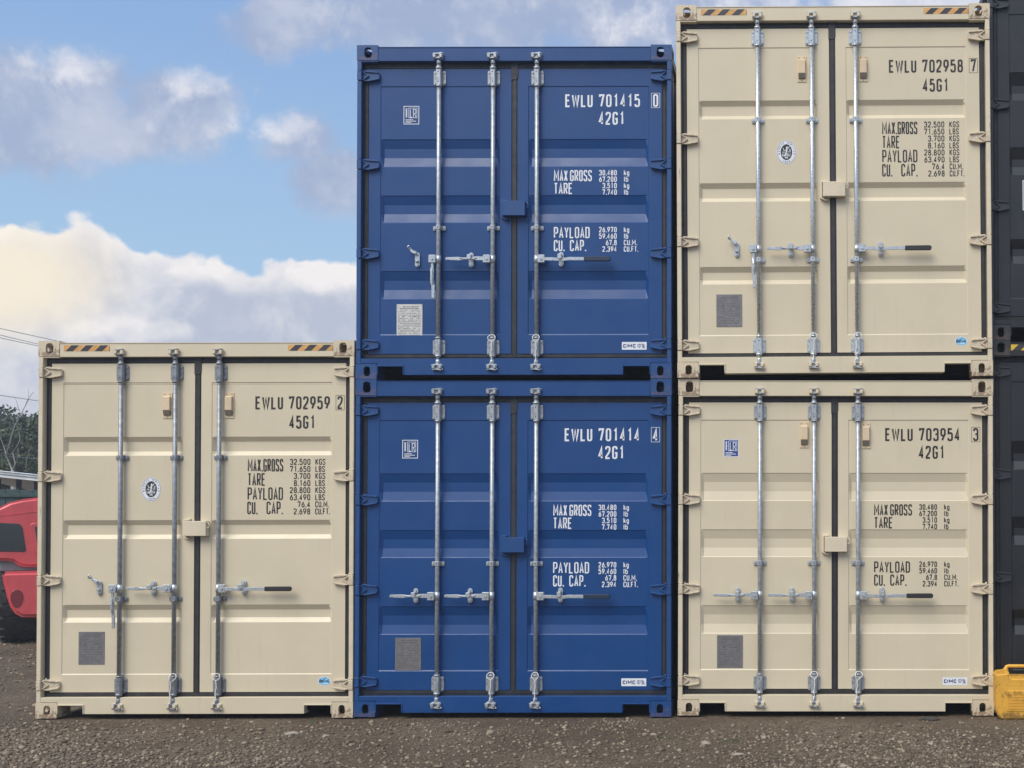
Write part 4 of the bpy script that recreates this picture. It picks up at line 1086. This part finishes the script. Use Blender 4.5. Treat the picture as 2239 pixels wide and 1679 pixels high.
def leafmat(name, a, b_):
    def ex(q, O, c, p):
        at_ = q.node('ShaderNodeAttribute'); at_.attribute_name = 'tint'
        return q.mix(at_.outputs['Fac'], (*a, 1), (*b_, 1))
    return mat(name, a, .6, spec=.3, extra=ex)
M['leaf1'] = leafmat('leaf_dark', (.040, .058, .038), (.095, .125, .070)); M['leaf2'] = leafmat('leaf_mid', (.045, .068, .032), (.11, .14, .065))
M['bark'] = mat('bark', (.11, .09, .075), .9, var=.3, bump=.01, bscale=20); M['deadw'] = mat('dead_wood', (.24, .235, .22), .85, var=.2)
def crown_mesh(name, blobs, nper, lsz, seed):
    rs = np.random.RandomState(seed); P = []
    for (cx, cy, cz, rx, ry, rz) in blobs:
        d = rs.normal(0, 1, (nper, 3)); d /= np.linalg.norm(d, axis=1)[:, None]
        r = rs.uniform(.35, 1.08, (nper, 1)) ** .5
        # twig clumps
        cc = rs.normal(0, 1, (26, 3)); cc /= np.linalg.norm(cc, axis=1)[:, None]; near = (d @ cc.T).max(1)
        k = near > rs.uniform(.80, 1.0, nper)
        q = (d * r * (1 + .16 * (near[:, None] - .85) * 6))[k]
        P.append(q * [rx, ry, rz] + [cx, cy, cz])
    P = np.concatenate(P); n = len(P)
    a = rs.normal(0, 1, (n, 3)); a /= np.linalg.norm(a, axis=1)[:, None]; b_ = np.cross(a, rs.normal(0, 1, (n, 3))); b_ /= np.linalg.norm(b_, axis=1)[:, None]
    s_ = lsz * rs.uniform(.6, 1.4, (n, 1)); V_ = np.stack([P + a * s_, P + b_ * s_ * .5, P - a * s_, P - b_ * s_ * .5], 1).reshape(-1, 3)
    me = npmesh(name, V_, np.arange(4 * n).reshape(-1, 4)); at_ = me.attributes.new('tint', 'FLOAT', 'POINT')
    at_.data.foreach_set('value', np.repeat(rs.uniform(0, 1, n) ** 1.5, 4).astype(np.float32)); return me
def tree(label, x, y, h, blobs, lm, seed, name='tree', nper=5200, lsz=.055):
    t_ = thing(name, label, 'tree', (x, y, 0), group='trees beyond the fence'); rg = random.Random(seed)
    put('trunk', None, lambda b: (b.tube([(0, 0, -.1), (.08, .05, h * .3), (.0, .1, h * .62)], [.17, .13, .06], 9), [b.tube([(.06, .05, h * .3), (cx * .5, cy * .5, (h * .3 + cz) / 2), (cx, cy, cz)], [.07, .045, .015], 6) for cx, cy, cz, *_ in blobs]), M['bark'], t_)
    me = crown_mesh('crown', blobs, nper, lsz, seed); me.materials.append(M[lm]); o = bpy.data.objects.new('crown', me); COL.objects.link(o); o.parent = t_; return t_
TD = 34.0
def tx(px, py, d=TD): p = at(px, py, d); return p
def treepx(label, px, d, spec, lm, seed, **k):
    """spec: crown lobes as (px, py, radius m)"""
    base = at(px, VY, d); bl = []
    rg = random.Random(seed)
    for qx, qy, r in spec: p = at(qx, qy, d); bl.append((p.x - base.x, rg.uniform(-.6, .6), p.z, r, r * 1.1, r * rg.uniform(.8, 1)))
    return tree(label, base.x, base.y, max(b[2] for b in bl), bl, lm, seed, **k)
treepx('dense dark tree over the fence at the left edge of the picture', 8, 33, ((-22, 965, 1.0), (8, 955, .62), (24, 950, .48), (0, 995, .9), (32, 985, .7)), 'leaf1', 2)
treepx('tree with open leafy top rising just left of the beige container', 78, 31, ((60, 950, .40), (76, 940, .42), (88, 952, .55), (70, 985, .62), (100, 975, .9), (52, 1000, .5)), 'leaf2', 5, nper=3600)
treepx('broad dark tree behind the left beige container, further back in the row', 140, 36, ((120, 965, 1.0), (165, 950, 1.1), (200, 980, 1.2), (140, 1010, 1.2)), 'leaf1', 7)
treepx('tree beyond the fence outside the left edge', -70, 35, ((-60, 960, 1.1), (-100, 950, 1.2), (-85, 1005, 1.2), (-40, 1000, 1.0)), 'leaf1', 9)
treepx('low shrubby tree under the dark tree, behind the shed roof', 40, 29, ((10, 1022, .42), (42, 1028, .38), (75, 1024, .42), (-25, 1025, .5), (110, 1024, .6)), 'leaf2', 12, nper=3000, lsz=.045)

dt = at(28, 1040, 27.5); dtree = thing('dead_tree', 'bare pale dead tree with thin forked branches in front of the dark trees', 'tree', (dt.x, dt.y, 0))
def br(*pts, r=.02):
    P = [at(px, py, 27.5 + q) for px, py, q in pts]; n_ = len(P)
    return [(p.x - dt.x, p.y - dt.y, p.z) for p in P], [r * (1 - .7 * i / (n_ - 1)) for i in range(n_)]
def limb(b, *pts, r=.02): p, rr = br(*pts, r=r * .6); b.tube(p, rr, 6)
def dtrunk(b):
    b.tube([(0, 0, -.1), (.02, 0, 1.0), br((27, 1022, 0), (27, 1020, 0))[0][0]], [.06, .05, .035], 7)
    limb(b, (27, 1025, 0), (20, 1008, .1), (13, 992, .1), (9, 975, .2), (1, 955, .2), (-8, 930, .2), r=.030)
    limb(b, (26, 1022, 0), (33, 1010, 0), (29, 992, .1), (27, 984, .1), (38, 968, 0), (43, 955, 0), (40, 940, .1), (47, 925, .1), r=.026)
    limb(b, (12, 990, .1), (20, 965, 0), (26, 940, 0), (31, 926, 0), (44, 901, 0), (56, 878, 0), (66, 858, 0), (72, 852, 0), r=.024)
    limb(b, (44, 901, 0), (38, 885, .1), (34, 870, .1), (25, 872 - 14, .1), r=.012); limb(b, (36, 915, 0), (30, 900, 0), (29, 882, 0), r=.009)
    limb(b, (52, 886, 0), (60, 865, 0), (61, 843, 0), r=.011); limb(b, (31, 926, 0), (26, 912, 0), (24, 903, 0), r=.007)
    limb(b, (56, 1020, .2), (58, 1000, .2), (62, 985, .2), (64, 972, .2), r=.014); limb(b, (36, 1005, 0), (39, 985, 0), (39, 970, 0), r=.010)
put('trunk', None, dtrunk, M['deadw'], dtree)

M['cable'] = mat('cable_grey', (.17, .17, .18), .6)
def cable(label, ax, ay, bx, by, r, d0=22, d1=25):
    p0, p1 = at(ax, ay, d0), at(bx, by, d1); dv_ = p1 - p0; s_, e_ = p0 - dv_ * 5, p0 + dv_ * 9
    P = []
    for k in range(25):
        u = k / 24; p = s_.lerp(e_, u); p.z += 0 * u; P.append(p - s_)
    # a slight sag that leaves the visible stretch where it is
    k0 = 5 / 14
    for i, p in enumerate(P): u = i / 24; p.z += 1.6 * (u - k0) ** 2
    o = put('overhead_cable', None, lambda b: b.tube(P, r, 6), M['cable'], None); o.location = s_; tag(o, label, 'cable', 'overhead cables')
cable('topmost thin overhead cable crossing the sky above the left container', 0, 715, 159, 751, .006)
cable('second overhead cable from the top, meeting the left container corner', 0, 729.5, 82, 750, .006)
cable('third overhead cable, closest below the second one', 0, 735.5, 82, 754, .006)
cable('single overhead cable lower down, crossing the dead tree top', 0, 859, 81, 872, .006)
cable('lowest thin cable in front of the dark trees', 0, 991, 81, 999, .005)

# ------------------------------------------------------------------ air
hz_ = bpy.data.materials.new('haze'); hz_.use_nodes = True; q = NT(hz_.node_tree); q.n.clear()
ho = q.node('ShaderNodeOutputMaterial'); hv = q.node('ShaderNodeVolumePrincipled'); q.l.new(hv.outputs[0], ho.inputs['Volume'])
hv.inputs['Color'].default_value = (.86, .92, 1, 1); hv.inputs['Density'].default_value = .0027; hv.inputs['Anisotropy'].default_value = .2
def hbox(b): b.box(-40, 30, -30, 62, -1.3, 6.6)
o = put('haze', None, hbox, hz_, None); o['kind'] = 'stuff'; o['label'] = 'thin pale haze in the air over the yard'; o['category'] = 'haze'
